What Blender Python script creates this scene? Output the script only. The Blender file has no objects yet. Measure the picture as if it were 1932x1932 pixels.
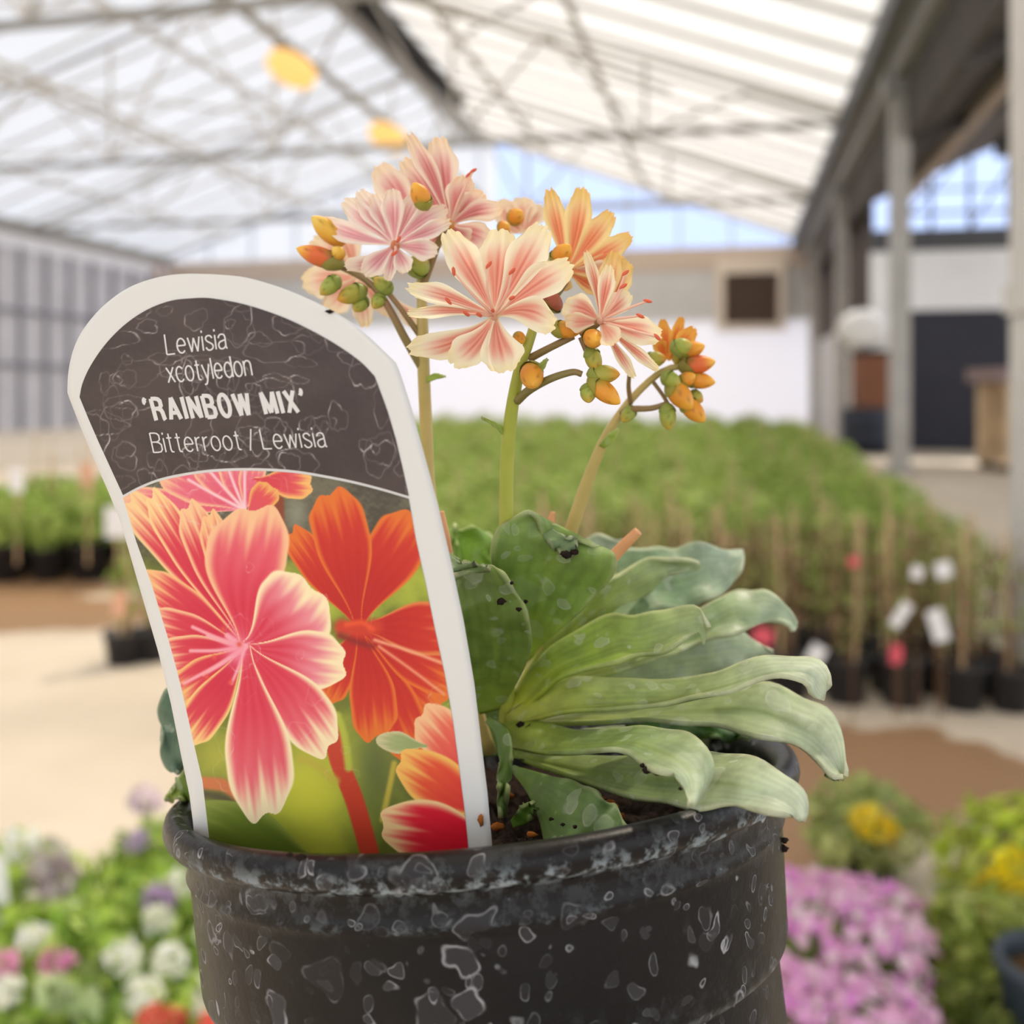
import bpy, math, random
import numpy as np
from mathutils import Vector, Matrix

random.seed(7)
EXPOSURE = 0.46
SKY = 1.2
SUN = 4.6
SUN_TILT, SUN_AZ = 35, 140
ROOF_R, ROOF_L = 0.34, 0.23
LAMP = 0.68
C = bpy.context.scene.collection
F = 1917.0            # focal length in px of the 1932 px frame
HC = 1.0              # lens height above the floor
HY = 740.0            # horizon row

# ------------------------------------------------------------------ camera, sky, sun, exposure
cam_d = bpy.data.cameras.new('camera')
cam_d.sensor_width = 36.0
cam_d.lens = 36.0 * F / 1932.0
cam_d.shift_y = -(966.0 - HY) / 1932.0
cam_d.clip_start = 0.01
cam_d.clip_end = 500
cam_d.dof.use_dof = True
cam_d.dof.focus_distance = 0.181
cam_d.dof.aperture_fstop = cam_d.lens / 2.9
cam = bpy.data.objects.new('camera', cam_d)
cam.location = (0, 0, HC)
cam.rotation_euler = (math.pi / 2, 0, 0)
C.objects.link(cam)
sc = bpy.context.scene
sc.camera = cam
sc.view_settings.view_transform = 'Standard'
sc.view_settings.look = 'None'
sc.view_settings.gamma = 1
sc.view_settings.use_curve_mapping = False
sc.view_settings.exposure = EXPOSURE
sc.cycles.max_bounces = 10
sc.cycles.transparent_max_bounces = 16

world = bpy.data.worlds.new('sky')
sc.world = world
world.use_nodes = True
wn, wl = world.node_tree.nodes, world.node_tree.links
wn.clear()
w_out = wn.new('ShaderNodeOutputWorld')
w_bg = wn.new('ShaderNodeBackground')
w_tc = wn.new('ShaderNodeTexCoord')
w_sep = wn.new('ShaderNodeSeparateXYZ')
w_ramp = wn.new('ShaderNodeValToRGB')
w_noise = wn.new('ShaderNodeTexNoise')
w_add = wn.new('ShaderNodeMath'); w_add.operation = 'MULTIPLY_ADD'
wl.new(w_tc.outputs['Generated'], w_sep.inputs[0])
wl.new(w_tc.outputs['Generated'], w_noise.inputs['Vector'])
w_noise.inputs['Scale'].default_value = 2.2
w_noise.inputs['Detail'].default_value = 5
# blue patch of clear sky beyond the far gable (+Y), white overcast everywhere else
wl.new(w_noise.outputs['Fac'], w_add.inputs[0]); w_add.inputs[1].default_value = 0.25
wl.new(w_sep.outputs['Y'], w_add.inputs[2])
wl.new(w_add.outputs[0], w_ramp.inputs[0])
w_ramp.color_ramp.elements[0].position = 0.55
w_ramp.color_ramp.elements[0].color = (0.93, 0.97, 1.03, 1)
w_ramp.color_ramp.elements[1].position = 0.95
w_ramp.color_ramp.elements[1].color = (0.50, 0.62, 0.93, 1)
wl.new(w_ramp.outputs[0], w_bg.inputs['Color'])
w_bg.inputs['Strength'].default_value = SKY
wl.new(w_bg.outputs[0], w_out.inputs[0])

sun_d = bpy.data.lights.new('sun', 'SUN')
sun_d.energy = SUN
sun_d.angle = math.radians(3)
sun_d.color = (1.0, 0.975, 0.94)
sun = bpy.data.objects.new('sun', sun_d)
sun.rotation_euler = (math.radians(SUN_TILT), 0, math.radians(SUN_AZ))
sun.location = (0, 0, 20)
C.objects.link(sun)

# ------------------------------------------------------------------ helpers
def P(px, py, d):
    """the point at depth d (m in front of the lens) that lies on the photo's pixel px, py"""
    return Vector(((px - 966.0) / F * d, d, HC - (py - HY) / F * d))

YAW = math.radians(12.2)
cy_, sy_ = math.cos(YAW), math.sin(YAW)
def G(l, a, z):
    """greenhouse axes: l to the right of the lens, a along the house, z up"""
    return Vector((cy_ * l + sy_ * a, -sy_ * l + cy_ * a, z))

def lin(c):
    return tuple((x / 12.92 if x <= 0.04045 else ((x + 0.055) / 1.055) ** 2.4) for x in (v / 255.0 for v in c[:3]))
def linnp(c):
    c = np.clip(np.asarray(c, float) / 255.0, 0, 1)
    return np.where(c <= 0.04045, c / 12.92, ((c + 0.055) / 1.055) ** 2.4)
def sm(a, b, x):
    t = np.clip((np.asarray(x, float) - a) / (b - a), 0, 1)
    return t * t * (3 - 2 * t)
def mixc(a, b, f):
    f = np.asarray(f)[..., None]
    return np.asarray(a, float) * (1 - f) + np.asarray(b, float) * f

def spline(pts, n):
    """Catmull-Rom through pts, n samples even in arc length"""
    p = np.asarray(pts, float)
    if len(p) == 2:
        t = np.linspace(0, 1, n)[:, None]
        return p[0] * (1 - t) + p[1] * t
    q = np.vstack([2 * p[0] - p[1], p, 2 * p[-1] - p[-2]])
    out = []
    for i in range(1, len(q) - 2):
        t = np.linspace(0, 1, 16, endpoint=False)[:, None]
        a, b, c, d = q[i - 1], q[i], q[i + 1], q[i + 2]
        out.append(0.5 * (2 * b + (c - a) * t + (2 * a - 5 * b + 4 * c - d) * t ** 2 + (3 * b - a - 3 * c + d) * t ** 3))
    out.append(p[-1:])
    o = np.vstack(out)
    L = np.concatenate([[0], np.cumsum(np.linalg.norm(np.diff(o, axis=0), axis=1))])
    s = np.linspace(0, L[-1], n)
    return np.stack([np.interp(s, L, o[:, k]) for k in range(o.shape[1])], 1)

def polyres(pts, n):
    """even resample of a polyline, corners kept roughly"""
    o = np.asarray(pts, float)
    L = np.concatenate([[0], np.cumsum(np.linalg.norm(np.diff(o, axis=0), axis=1))])
    s = np.linspace(0, L[-1], n)
    return np.stack([np.interp(s, L, o[:, k]) for k in range(o.shape[1])], 1)

def wloc(o):
    v = Vector((0, 0, 0))
    while o is not None:
        v = v + o.location
        o = o.parent
    return v

def mk(name, V, Fc, mat, parent=None, col=None, smooth=True, uv=None):
    """one mesh object from world-space vertices; under a parent it is stored in the parent's own axes"""
    V = np.asarray([tuple(v) for v in V], float) if not isinstance(V, np.ndarray) else V
    if parent is not None:
        V = V - np.array(wloc(parent))
    me = bpy.data.meshes.new(name)
    if isinstance(Fc, np.ndarray):
        nf, k = Fc.shape
        me.vertices.add(len(V)); me.vertices.foreach_set('co', V.astype(np.float32).ravel())
        me.loops.add(nf * k); me.loops.foreach_set('vertex_index', Fc.astype(np.int32).ravel())
        me.polygons.add(nf)
        me.polygons.foreach_set('loop_start', np.arange(0, nf * k, k, dtype=np.int32))
        me.update(calc_edges=True)
    else:
        me.from_pydata([tuple(v) for v in V], [], Fc)
    me.validate()
    if col is not None:
        ca = me.color_attributes.new('Col', 'FLOAT_COLOR', 'POINT')
        c4 = np.ones((len(V), 4), np.float32); c4[:, :3] = np.asarray(col, float)
        ca.data.foreach_set('color', c4.ravel())
    if smooth:
        me.polygons.foreach_set('use_smooth', np.ones(len(me.polygons), bool))
    me.materials.append(mat)
    me.update()
    o = bpy.data.objects.new(name, me)
    C.objects.link(o)
    if parent is not None:
        o.parent = parent
    return o

def tag(o, label, cat, group=None):
    o['label'] = label; o['category'] = cat
    if group: o['group'] = group
    return o
def thing(name, loc, label, cat, group=None):
    o = bpy.data.objects.new(name, None)
    o.empty_display_size = 0.02
    o.location = loc
    C.objects.link(o)
    return tag(o, label, cat, group)
def struct(o):
    o['kind'] = 'structure'
    return o
def dup(root, loc, rz=0.0, scale=1.0, label=None, group=None, skip=()):
    r = root.copy(); C.objects.link(r)
    r.location = loc; r.rotation_euler = (0, 0, rz); r.scale = (scale,) * 3
    if label: r['label'] = label
    if group: r['group'] = group
    for ch in list(root.children):
        if ch.name.split('.')[0] in skip: continue
        c = ch.copy(); C.objects.link(c); c.parent = r
        for g in list(ch.children):
            d = g.copy(); C.objects.link(d); d.parent = c
    return r

def grid_faces(n, m, wrap=False):
    i = np.arange(n - 1)[:, None]; j = np.arange(m if wrap else m - 1)[None, :]
    j2 = (j + 1) % m
    return np.stack([i * m + j, i * m + j2, (i + 1) * m + j2, (i + 1) * m + j], -1).reshape(-1, 4)

class MB:
    """collects boxes, bars and tubes into one mesh"""
    def __init__(self): self.V = []; self.F = []
    def add(self, V, Fc):
        b = len(self.V)
        self.V += [Vector(v) for v in V]
        self.F += [tuple(int(i) + b for i in f) for f in Fc]
    def hexa(self, p):
        self.add(p, [(0, 3, 2, 1), (4, 5, 6, 7), (0, 1, 5, 4), (1, 2, 6, 5), (2, 3, 7, 6), (3, 0, 4, 7)])
    def gbox(self, l0, l1, a0, a1, z0, z1):
        self.hexa([G(l0, a0, z0), G(l1, a0, z0), G(l1, a1, z0), G(l0, a1, z0), G(l0, a0, z1), G(l1, a0, z1), G(l1, a1, z1), G(l0, a1, z1)])
    def box(self, x0, x1, y0, y1, z0, z1):
        self.hexa([Vector(v) for v in ((x0, y0, z0), (x1, y0, z0), (x1, y1, z0), (x0, y1, z0), (x0, y0, z1), (x1, y0, z1), (x1, y1, z1), (x0, y1, z1))])
    def bar(self, a, b, w, h=None):
        a, b = Vector(a), Vector(b); h = h or w
        d = (b - a).normalized()
        u = d.cross(Vector((0, 0, 1)))
        if u.length < 1e-4: u = Vector((1, 0, 0))
        u.normalize(); v = u.cross(d)
        p = []
        for q in (a, b):
            for s, t in ((-1, -1), (1, -1), (1, 1), (-1, 1)):
                p.append(q + u * (s * w / 2) + v * (t * h / 2))
        self.hexa(p)
    def tube(self, pts, rad, k=10, cap=True):
        V, Fc = tube_geo(pts, rad, k, cap)
        self.add(V, Fc)
    def build(self, name, mat, parent=None, smooth=False):
        return mk(name, self.V, self.F, mat, parent, smooth=smooth)

def tube_geo(pts, rad, k=10, cap=True):
    pts = [Vector(p) for p in pts]
    n = len(pts)
    rad = np.interp(np.linspace(0, 1, n), np.linspace(0, 1, len(rad)), rad) if hasattr(rad, '__len__') else [rad] * n
    V, Fc = [], []
    d0 = (pts[1] - pts[0]).normalized()
    u = d0.orthogonal().normalized()
    for i, p in enumerate(pts):
        d = (pts[min(i + 1, n - 1)] - pts[max(i - 1, 0)]).normalized()
        u = (u - d * u.dot(d)).normalized(); v = d.cross(u)
        for j in range(k):
            t = 2 * math.pi * j / k
            V.append(p + (u * math.cos(t) + v * math.sin(t)) * float(rad[i]))
    for i in range(n - 1):
        for j in range(k):
            Fc.append((i * k + j, i * k + (j + 1) % k, (i + 1) * k + (j + 1) % k, (i + 1) * k + j))
    if cap:
        Fc.append(tuple(range(k - 1, -1, -1))); Fc.append(tuple((n - 1) * k + j for j in range(k)))
    return V, Fc

def lathe(profile, k, origin, axis, rot0=0.0):
    """revolve (r, h) pairs about the axis through origin"""
    ax = Vector(axis).normalized()
    e1 = ax.orthogonal().normalized(); e2 = ax.cross(e1)
    V = []
    for r, h in profile:
        for j in range(k):
            t = 2 * math.pi * j / k + rot0
            V.append(Vector(origin) + e1 * (r * math.cos(t)) + e2 * (r * math.sin(t)) + ax * h)
    return V, grid_faces(len(profile), k, True)

# ------------------------------------------------------------------ materials
def new_mat(name):
    m = bpy.data.materials.new(name); m.use_nodes = True
    nt = m.node_tree
    return m, nt, nt.nodes['Principled BSDF'], nt.nodes['Material Output']
def pbr(name, c, rough=0.6, spec=0.4, metal=0.0, noise=None, bump=None, sheet=0.0):
    """plain procedural surface; noise = (scale, amount) of colour variation, bump = (scale, strength); sheet = share of light let through"""
    m, nt, b, out = new_mat(name)
    N, L = nt.nodes, nt.links
    b.inputs['Roughness'].default_value = rough
    b.inputs['Specular IOR Level'].default_value = spec
    b.inputs['Metallic'].default_value = metal
    if c == 'attr':
        at = N.new('ShaderNodeVertexColor'); at.layer_name = 'Col'
        src = at.outputs['Color']
    else:
        rgb = N.new('ShaderNodeRGB'); rgb.outputs[0].default_value = (*lin(c), 1)
        src = rgb.outputs[0]
    tc = N.new('ShaderNodeTexCoord')
    if noise:
        nz = N.new('ShaderNodeTexNoise'); nz.inputs['Scale'].default_value = noise[0]; nz.inputs['Detail'].default_value = 6
        L.new(tc.outputs['Object'], nz.inputs['Vector'])
        mr = N.new('ShaderNodeMapRange'); mr.inputs[1].default_value = 0.3; mr.inputs[2].default_value = 0.7
        mr.inputs[3].default_value = 1 - noise[1]; mr.inputs[4].default_value = 1 + noise[1]
        L.new(nz.outputs['Fac'], mr.inputs[0])
        mx = N.new('ShaderNodeVectorMath'); mx.operation = 'SCALE'
        L.new(src, mx.inputs[0]); L.new(mr.outputs[0], mx.inputs['Scale'])
        src = mx.outputs[0]
    L.new(src, b.inputs['Base Color'])
    if bump:
        nb = N.new('ShaderNodeTexNoise'); nb.inputs['Scale'].default_value = bump[0]; nb.inputs['Detail'].default_value = 4
        L.new(tc.outputs['Object'], nb.inputs['Vector'])
        bp = N.new('ShaderNodeBump'); bp.inputs['Strength'].default_value = bump[1]; bp.inputs['Distance'].default_value = 0.002
        L.new(nb.outputs['Fac'], bp.inputs['Height']); L.new(bp.outputs[0], b.inputs['Normal'])
    if sheet:
        tr = N.new('ShaderNodeBsdfTranslucent'); L.new(src, tr.inputs['Color'])
        ms = N.new('ShaderNodeMixShader'); ms.inputs[0].default_value = sheet
        L.new(b.outputs[0], ms.inputs[1]); L.new(tr.outputs[0], ms.inputs[2]); L.new(ms.outputs[0], out.inputs[0])
    return m

def stain_nodes(nt, scale, warp, thr=0.55):
    """dried water marks: thin irregular rings and faint films; returns (ring 0-1, film 0-1)"""
    N, L = nt.nodes, nt.links
    tc = N.new('ShaderNodeTexCoord')
    nz = N.new('ShaderNodeTexNoise'); nz.inputs['Scale'].default_value = scale * 0.9; nz.inputs['Detail'].default_value = 2
    L.new(tc.outputs['Object'], nz.inputs['Vector'])
    sub = N.new('ShaderNodeVectorMath'); sub.operation = 'SUBTRACT'; sub.inputs[1].default_value = (.5, .5, .5)
    L.new(nz.outputs['Color'], sub.inputs[0])
    scl = N.new('ShaderNodeVectorMath'); scl.operation = 'SCALE'; scl.inputs['Scale'].default_value = warp / scale
    L.new(sub.outputs[0], scl.inputs[0])
    add = N.new('ShaderNodeVectorMath'); add.operation = 'ADD'
    L.new(tc.outputs['Object'], add.inputs[0]); L.new(scl.outputs[0], add.inputs[1])
    def M(op, a, b=None, c=None):
        n = N.new('ShaderNodeMath'); n.operation = op; n.use_clamp = False
        for i, v in enumerate((a, b, c)):
            if v is None: continue
            if isinstance(v, (int, float)): n.inputs[i].default_value = v
            else: L.new(v, n.inputs[i])
        return n.outputs[0]
    def MR(v, a, b, c, d):
        n = N.new('ShaderNodeMapRange'); n.clamp = True; n.interpolation_type = 'SMOOTHSTEP'
        L.new(v, n.inputs[0])
        for i, x in enumerate((a, b, c, d)): n.inputs[i + 1].default_value = x
        return n.outputs[0]
    rings = None; film = None
    for k, s in ((0, scale), (1, scale * 2.1)):
        vo = N.new('ShaderNodeTexVoronoi'); vo.inputs['Scale'].default_value = s
        L.new(add.outputs[0], vo.inputs['Vector'])
        sp = N.new('ShaderNodeSeparateColor'); L.new(vo.outputs['Color'], sp.inputs[0])
        rad = M('MULTIPLY_ADD', sp.outputs[0], 0.26, 0.16)
        dist = M('SUBTRACT', vo.outputs['Distance'], rad)
        ring = MR(M('ABSOLUTE', dist), 0.0, 0.05, 1, 0)
        on = MR(sp.outputs[1], thr, thr + 0.05, 0, 1)
        r = M('MULTIPLY', M('MULTIPLY', ring, on), sp.outputs[2])
        f = M('MULTIPLY', MR(dist, -0.02, 0.02, 1, 0), M('MULTIPLY', on, sp.outputs[2]))
        rings = r if rings is None else M('MAXIMUM', rings, r)
        film = f if film is None else M('MAXIMUM', film, f)
    gr = N.new('ShaderNodeTexNoise'); gr.inputs['Scale'].default_value = scale * 1.7; gr.inputs['Detail'].default_value = 7
    L.new(tc.outputs['Object'], gr.inputs['Vector'])
    g = MR(gr.outputs['Fac'], 0.42, 0.64, 0, 1)
    rings = M('MULTIPLY', rings, M('MULTIPLY_ADD', g, 1.1, 0.08))
    return rings, film, g, M, MR
# ================================================================== the greenhouse
LR, ZR = -7.6, 8.85        # ridge
LG, ZG = 1.9, 5.4         # gutter beside the posts
LL_ = -18.0               # far gutter
A0, A1 = -12.0, 30.0
def zroof(l):
    return ZG + (ZR - ZG) * (l - LL_) / (LR - LL_) if l < LR else ZG + (ZR - ZG) * (LG - l) / (LG - LR)

# floor: pale sunlit concrete, damp brown patches
m_floor, nt, b, out = new_mat('concrete_floor')
N, L = nt.nodes, nt.links
tc = N.new('ShaderNodeTexCoord')
def M_(op, a, b_=None, c=None):
    n = N.new('ShaderNodeMath'); n.operation = op
    for i, v in enumerate((a, b_, c)):
        if v is None: continue
        if isinstance(v, (int, float)): n.inputs[i].default_value = v
        else: L.new(v, n.inputs[i])
    return n.outputs[0]
nz = N.new('ShaderNodeTexNoise'); nz.inputs['Scale'].default_value = 1.6; nz.inputs['Detail'].default_value = 5
L.new(tc.outputs['Object'], nz.inputs['Vector'])
wet = None
for (cx, cy, rx, ry) in ((1.02, 2.72, .42, .36), (.85, 2.45, .30, .16), (.55, 2.55, .4, .5), (-2.3, 4.6, .9, .42), (-2.9, 5.2, 1.0, .5), (-1.1, 4.6, .5, .3)):
    sb = N.new('ShaderNodeVectorMath'); sb.operation = 'SUBTRACT'; L.new(tc.outputs['Object'], sb.inputs[0]); sb.inputs[1].default_value = (cx, cy, 0)
    dv_ = N.new('ShaderNodeVectorMath'); dv_.operation = 'DIVIDE'; L.new(sb.outputs[0], dv_.inputs[0]); dv_.inputs[1].default_value = (rx, ry, 1)
    ln = N.new('ShaderNodeVectorMath'); ln.operation = 'LENGTH'; L.new(dv_.outputs[0], ln.inputs[0])
    wet = ln.outputs['Value'] if wet is None else M_('MINIMUM', wet, ln.outputs['Value'])
nz2 = N.new('ShaderNodeTexNoise'); nz2.inputs['Scale'].default_value = 7; nz2.inputs['Detail'].default_value = 5
L.new(tc.outputs['Object'], nz2.inputs['Vector'])
wv = M_('MULTIPLY_ADD', nz2.outputs['Fac'], 1.1, wet)
mr = N.new('ShaderNodeMapRange'); mr.clamp = True; L.new(wv, mr.inputs[0])
for i, x in enumerate((1.42, 1.60, 1, 0)): mr.inputs[i + 1].default_value = x
rp = N.new('ShaderNodeValToRGB'); L.new(nz.outputs['Fac'], rp.inputs[0])
rp.color_ramp.elements[0].position = .35; rp.color_ramp.elements[0].color = (*lin((202, 188, 170)), 1)
rp.color_ramp.elements[1].position = .7; rp.color_ramp.elements[1].color = (*lin((217, 204, 187)), 1)
mx = N.new('ShaderNodeMix'); mx.data_type = 'RGBA'; L.new(mr.outputs[0], mx.inputs[0]); L.new(rp.outputs[0], mx.inputs[6]); mx.inputs[7].default_value = (*lin((160, 126, 96)), 1)
L.new(mx.outputs[2], b.inputs['Base Color'])
mr2 = N.new('ShaderNodeMapRange'); L.new(mr.outputs[0], mr2.inputs[0]); mr2.inputs[3].default_value = .8; mr2.inputs[4].default_value = .45
L.new(mr2.outputs[0], b.inputs['Roughness']); b.inputs['Specular IOR Level'].default_value = .25
V = [(x, y, 0) for y in np.linspace(-6, 60, 12) for x in np.linspace(-30, 40, 12)]
struct(mk('floor', V, grid_faces(12, 12), m_floor, smooth=False))

# roof sheets: milky sheeting that lets daylight through
def sheet_mat(name, c, tl, clear):
    m, nt, b, out = new_mat(name)
    N, L = nt.nodes, nt.links
    b.inputs['Base Color'].default_value = (*lin(c), 1); b.inputs['Roughness'].default_value = .5; b.inputs['Specular IOR Level'].default_value = .2
    tr = N.new('ShaderNodeBsdfTranslucent'); tr.inputs['Color'].default_value = (*lin(c), 1)
    tp = N.new('ShaderNodeBsdfTransparent'); tp.inputs[0].default_value = (*lin(c), 1)
    m1 = N.new('ShaderNodeMixShader'); m1.inputs[0].default_value = tl; L.new(b.outputs[0], m1.inputs[1]); L.new(tr.outputs[0], m1.inputs[2])
    m2 = N.new('ShaderNodeMixShader'); m2.inputs[0].default_value = clear; L.new(m1.outputs[0], m2.inputs[1]); L.new(tp.outputs[0], m2.inputs[2])
    L.new(m2.outputs[0], out.inputs[0])
    return m
m_roofR = sheet_mat('cream_sheeting', (252, 242, 224), ROOF_R, .30)
m_roofL = sheet_mat('white_sheeting', (240, 241, 240), ROOF_L, .20)
def sloped(name, l0, z0, l1, z1, mat, a0=A0, a1=A1, t=.02):
    mb = MB()
    p = [G(l0, a0, z0), G(l1, a0, z1), G(l1, a1, z1), G(l0, a1, z0)]
    return mk(name, p, [(0, 1, 2, 3)], mat, smooth=False)
struct(sloped('ceiling', LR + .35, zroof(LR + .35), LG, ZG, m_roofR))
struct(sloped('ceiling_far_slope', LL_, ZG, LR - .2, zroof(LR - .2), m_roofL))
m_steel = pbr('galvanised_steel', (176, 172, 168), .5, .5, metal=.15, noise=(3, .12))
m_white_st = pbr('white_steel', (206, 203, 200), .55, .4, noise=(3, .08))
m_greyst = pbr('grey_steel', (150, 148, 146), .5, .4, metal=.2, noise=(4, .1))
m_dark = pbr('dark_metal', (82, 82, 86), .5, .4, noise=(4, .12))
m_black = pbr('black_shade_cloth', (52, 52, 56), .9, .1, noise=(6, .15))
# glazing bars, purlins, ridge, gutters
mb = MB()
for a in np.arange(A0 + 1, A1, 1.25):
    mb.bar(G(LR + .35, a, zroof(LR + .35) - .05), G(LG, a, ZG - .05), .07, .06)
struct(mb.build('trim_1', m_steel))
mb = MB()
for a in np.arange(A0 + 1, A1, 1.25):
    mb.bar(G(LR - .2, a, zroof(LR - .2) - .05), G(LL_, a, ZG - .05), .06, .06)
struct(mb.build('trim_2', m_white_st))
for i, l in enumerate((-5.2, -2.4, -10.6, -13.2, -15.8)):
    mb = MB(); mb.gbox(l - .05, l + .05, A0, A1, zroof(l) - .18, zroof(l) - .08)
    struct(mb.build('trim_%d' % (3 + i), m_steel if l > LR else m_white_st))
mb = MB(); mb.gbox(LG - .12, LG + .28, A0, A1, ZG - .22, ZG + .02); mb.gbox(LG + .02, LG + .20, A0, A1, ZG - .55, ZG - .22)
struct(mb.build('trim_8', m_greyst))
mb = MB(); mb.gbox(LG - .22, LG - .12, A0, A1, ZG - .30, ZG + .06)
struct(mb.build('trim_9', m_dark))
mb = MB(); mb.gbox(LL_ - .2, LL_ + .2, A0, A1, ZG - .3, ZG)
struct(mb.build('trim_10', m_greyst))
mb = MB(); mb.bar(G(LR + .05, A0, ZR - .12), G(LR + .05, A1, ZR - .12), .5, .16)
struct(mb.build('trim_11', m_greyst))

# trusses across the bay
def truss(a, lab):
    t = thing('roof_truss', G(-8, a, ZG), lab, 'roof truss', 'roof trusses across the bay')
    mb = MB(); mb.bar(G(LL_, a, ZG - .1), G(LG, a, ZG - .1), .10, .10); mb.build('bottom_chord', m_greyst, t)
    mb = MB(); mb.bar(G(LL_, a, ZG - .02), G(LR, a, ZR - .16), .08); mb.bar(G(LR, a, ZR - .16), G(LG, a, ZG - .02), .08); mb.build('top_chord', m_steel, t)
    ls = np.linspace(LL_, LG, 13)
    for i in range(12):
        p, q = ls[i], ls[i + 1]
        mb = MB()
        if i % 2 == 0: mb.bar(G(p, a, ZG - .1), G(q, a, zroof(q) - .12), .05)
        else: mb.bar(G(p, a, zroof(p) - .12), G(q, a, ZG - .1), .05)
        mb.build('web_bar', m_steel if i > 5 else m_white_st, t)
    for i in (2, 4, 6, 8, 10):
        mb = MB(); mb.bar(G(ls[i], a, ZG - .1), G(ls[i], a, zroof(ls[i]) - .12), .06); mb.build('web_post', m_steel if i > 6 else m_white_st, t)
for i, a in enumerate((4.0, 10.4, 17.0, 23.5)):
    truss(a, ('steel roof truss almost overhead, above the label', 'steel roof truss with a dark lower chord crossing the top corner of the white roof', 'steel roof truss spanning behind the flower heads', 'farthest steel roof truss before the blue gable')[i])
# long diagonal ties under the white slope and a hanger pipe along the ridge
for i, (p, q) in enumerate((((-16, 8, 5.6), (-9, 17, 7.9)), ((-9, 10.4, 5.5), (-14, 17, 6.4)), ((-13, 10.4, 5.4), (-10, 23, 7.6)), ((-16.5, 17, 5.4), (-10, 23.5, 7.6)), ((-10, 17, 5.3), (-16, 23.5, 5.9)), ((-4, 10.4, 5.5), (-1, 17, 6.0)), ((-1.2, 10.4, 5.5), (-4.5, 17, 7.2)))):
    mb = MB(); mb.tube([G(*p), G(*q)], .035, 8)
    o = mb.build('tie_rod', m_white_st if p[0] < -8 else m_steel)
    tag(o, 'thin steel tie rod braced between trusses under the roof', 'tie rod', 'diagonal tie rods under the roof')
mb = MB(); mb.tube([G(-7.45, 2, 6.95), G(-7.45, A1, 6.95)], .085, 10)
tag(mb.build('hanger_pipe', m_greyst), 'long beige pipe running under the ridge beside the lamps', 'pipe')
mb = MB(); mb.bar(G(-11.5, 5, 6.3), G(-11.5, A1, 6.3), .08)
tag(mb.build('conduit_rail', m_white_st), 'pale rail running under the white roof slope', 'rail')
# black rolled shade strip beside the ridge
mb = MB()
for k in range(6):
    a0_, a1_ = 14.5 + k * 1.6, 14.5 + k * 1.6 + 1.62
    w_ = .62 - .07 * k
    mb.bar(G(-6.55, a0_, 8.12), G(-6.55, a1_, 8.12), w_, .22)
tag(mb.build('shade_roll', m_black), 'black rolled shade cloth strip beside the ridge', 'shade cloth')

# lamps
m_lamp, nt, b, out = new_mat('warm_lamp_glow')
b.inputs['Base Color'].default_value = (*lin((190, 140, 70)), 1)
b.inputs['Emission Color'].default_value = (*lin((255, 204, 122)), 1); b.inputs['Emission Strength'].default_value = LAMP
for i, (px, py, d, lab) in enumerate(((550, 130, 17.0, 'glowing amber grow lamp under the ridge pipe, nearer one'), (732, 259, 21.5, 'glowing amber grow lamp under the ridge pipe, farther one near the flowers'))):
    p = P(px, py, d)
    t = thing('grow_lamp', p, lab, 'lamp', 'amber lamps under the ridge')
    ax = Vector((1, .15, -.55)).normalized()
    V, Fc = lathe([(.02, -.44), (.16, -.40), (.26, -.2), (.28, 0), (.26, .2), (.16, .40), (.02, .44)], 16, p, ax)
    mk('lamp_glass', V, Fc, m_lamp, t)
    mb = MB(); mb.bar(p + Vector((0, .1, .3)) - ax * .3, p + Vector((0, .1, .3)) + ax * .3, .14, .06); mb.build('housing', m_greyst, t)
    mb = MB(); mb.tube([p + Vector((0, 0, .2)), Vector((p.x, p.y, 6.95))], .015, 6); mb.build('hanger', m_greyst, t)

# posts under the gutter
def post(a, lab, bot=0.0, w=.22):
    t = thing('steel_post', G(LG + .13, a, 0), lab, 'post', 'posts under the gutter')
    mb = MB(); mb.gbox(LG + .13 - w / 2, LG + .13 + w / 2, a - w / 2, a + w / 2, bot, ZG - .55); mb.build('shaft', m_steel, t)
    mb = MB(); mb.gbox(LG - .07, LG + .33, a - .2, a + .2, ZG - .75, ZG - .5); mb.build('cap_plate', m_greyst, t)
    mb = MB(); mb.gbox(LG - .05, LG + .31, a - .18, a + .18, 0, .03); mb.build('base_plate', m_greyst, t)
for a, lab in ((13.3, 'wide grey steel post between the shrubs and the dark roller door'), (20.0, 'grey steel post just past the blue barrel'), (26.6, 'thin far grey steel post beside the brown fan box')):
    post(a, lab)
t = thing('steel_post', (1.69, 3.3, 0), 'pale grey steel post at the very edge, beside the front shrub pots', 'post')
mb = MB(); mb.box(1.665, 1.865, 3.2, 3.4, 0, 5.0); mb.build('shaft', m_white_st, t)
mb = MB(); mb.box(1.65, 1.88, 3.185, 3.415, 1.26, 1.36); mb.build('clamp', m_white_st, t)

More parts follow.
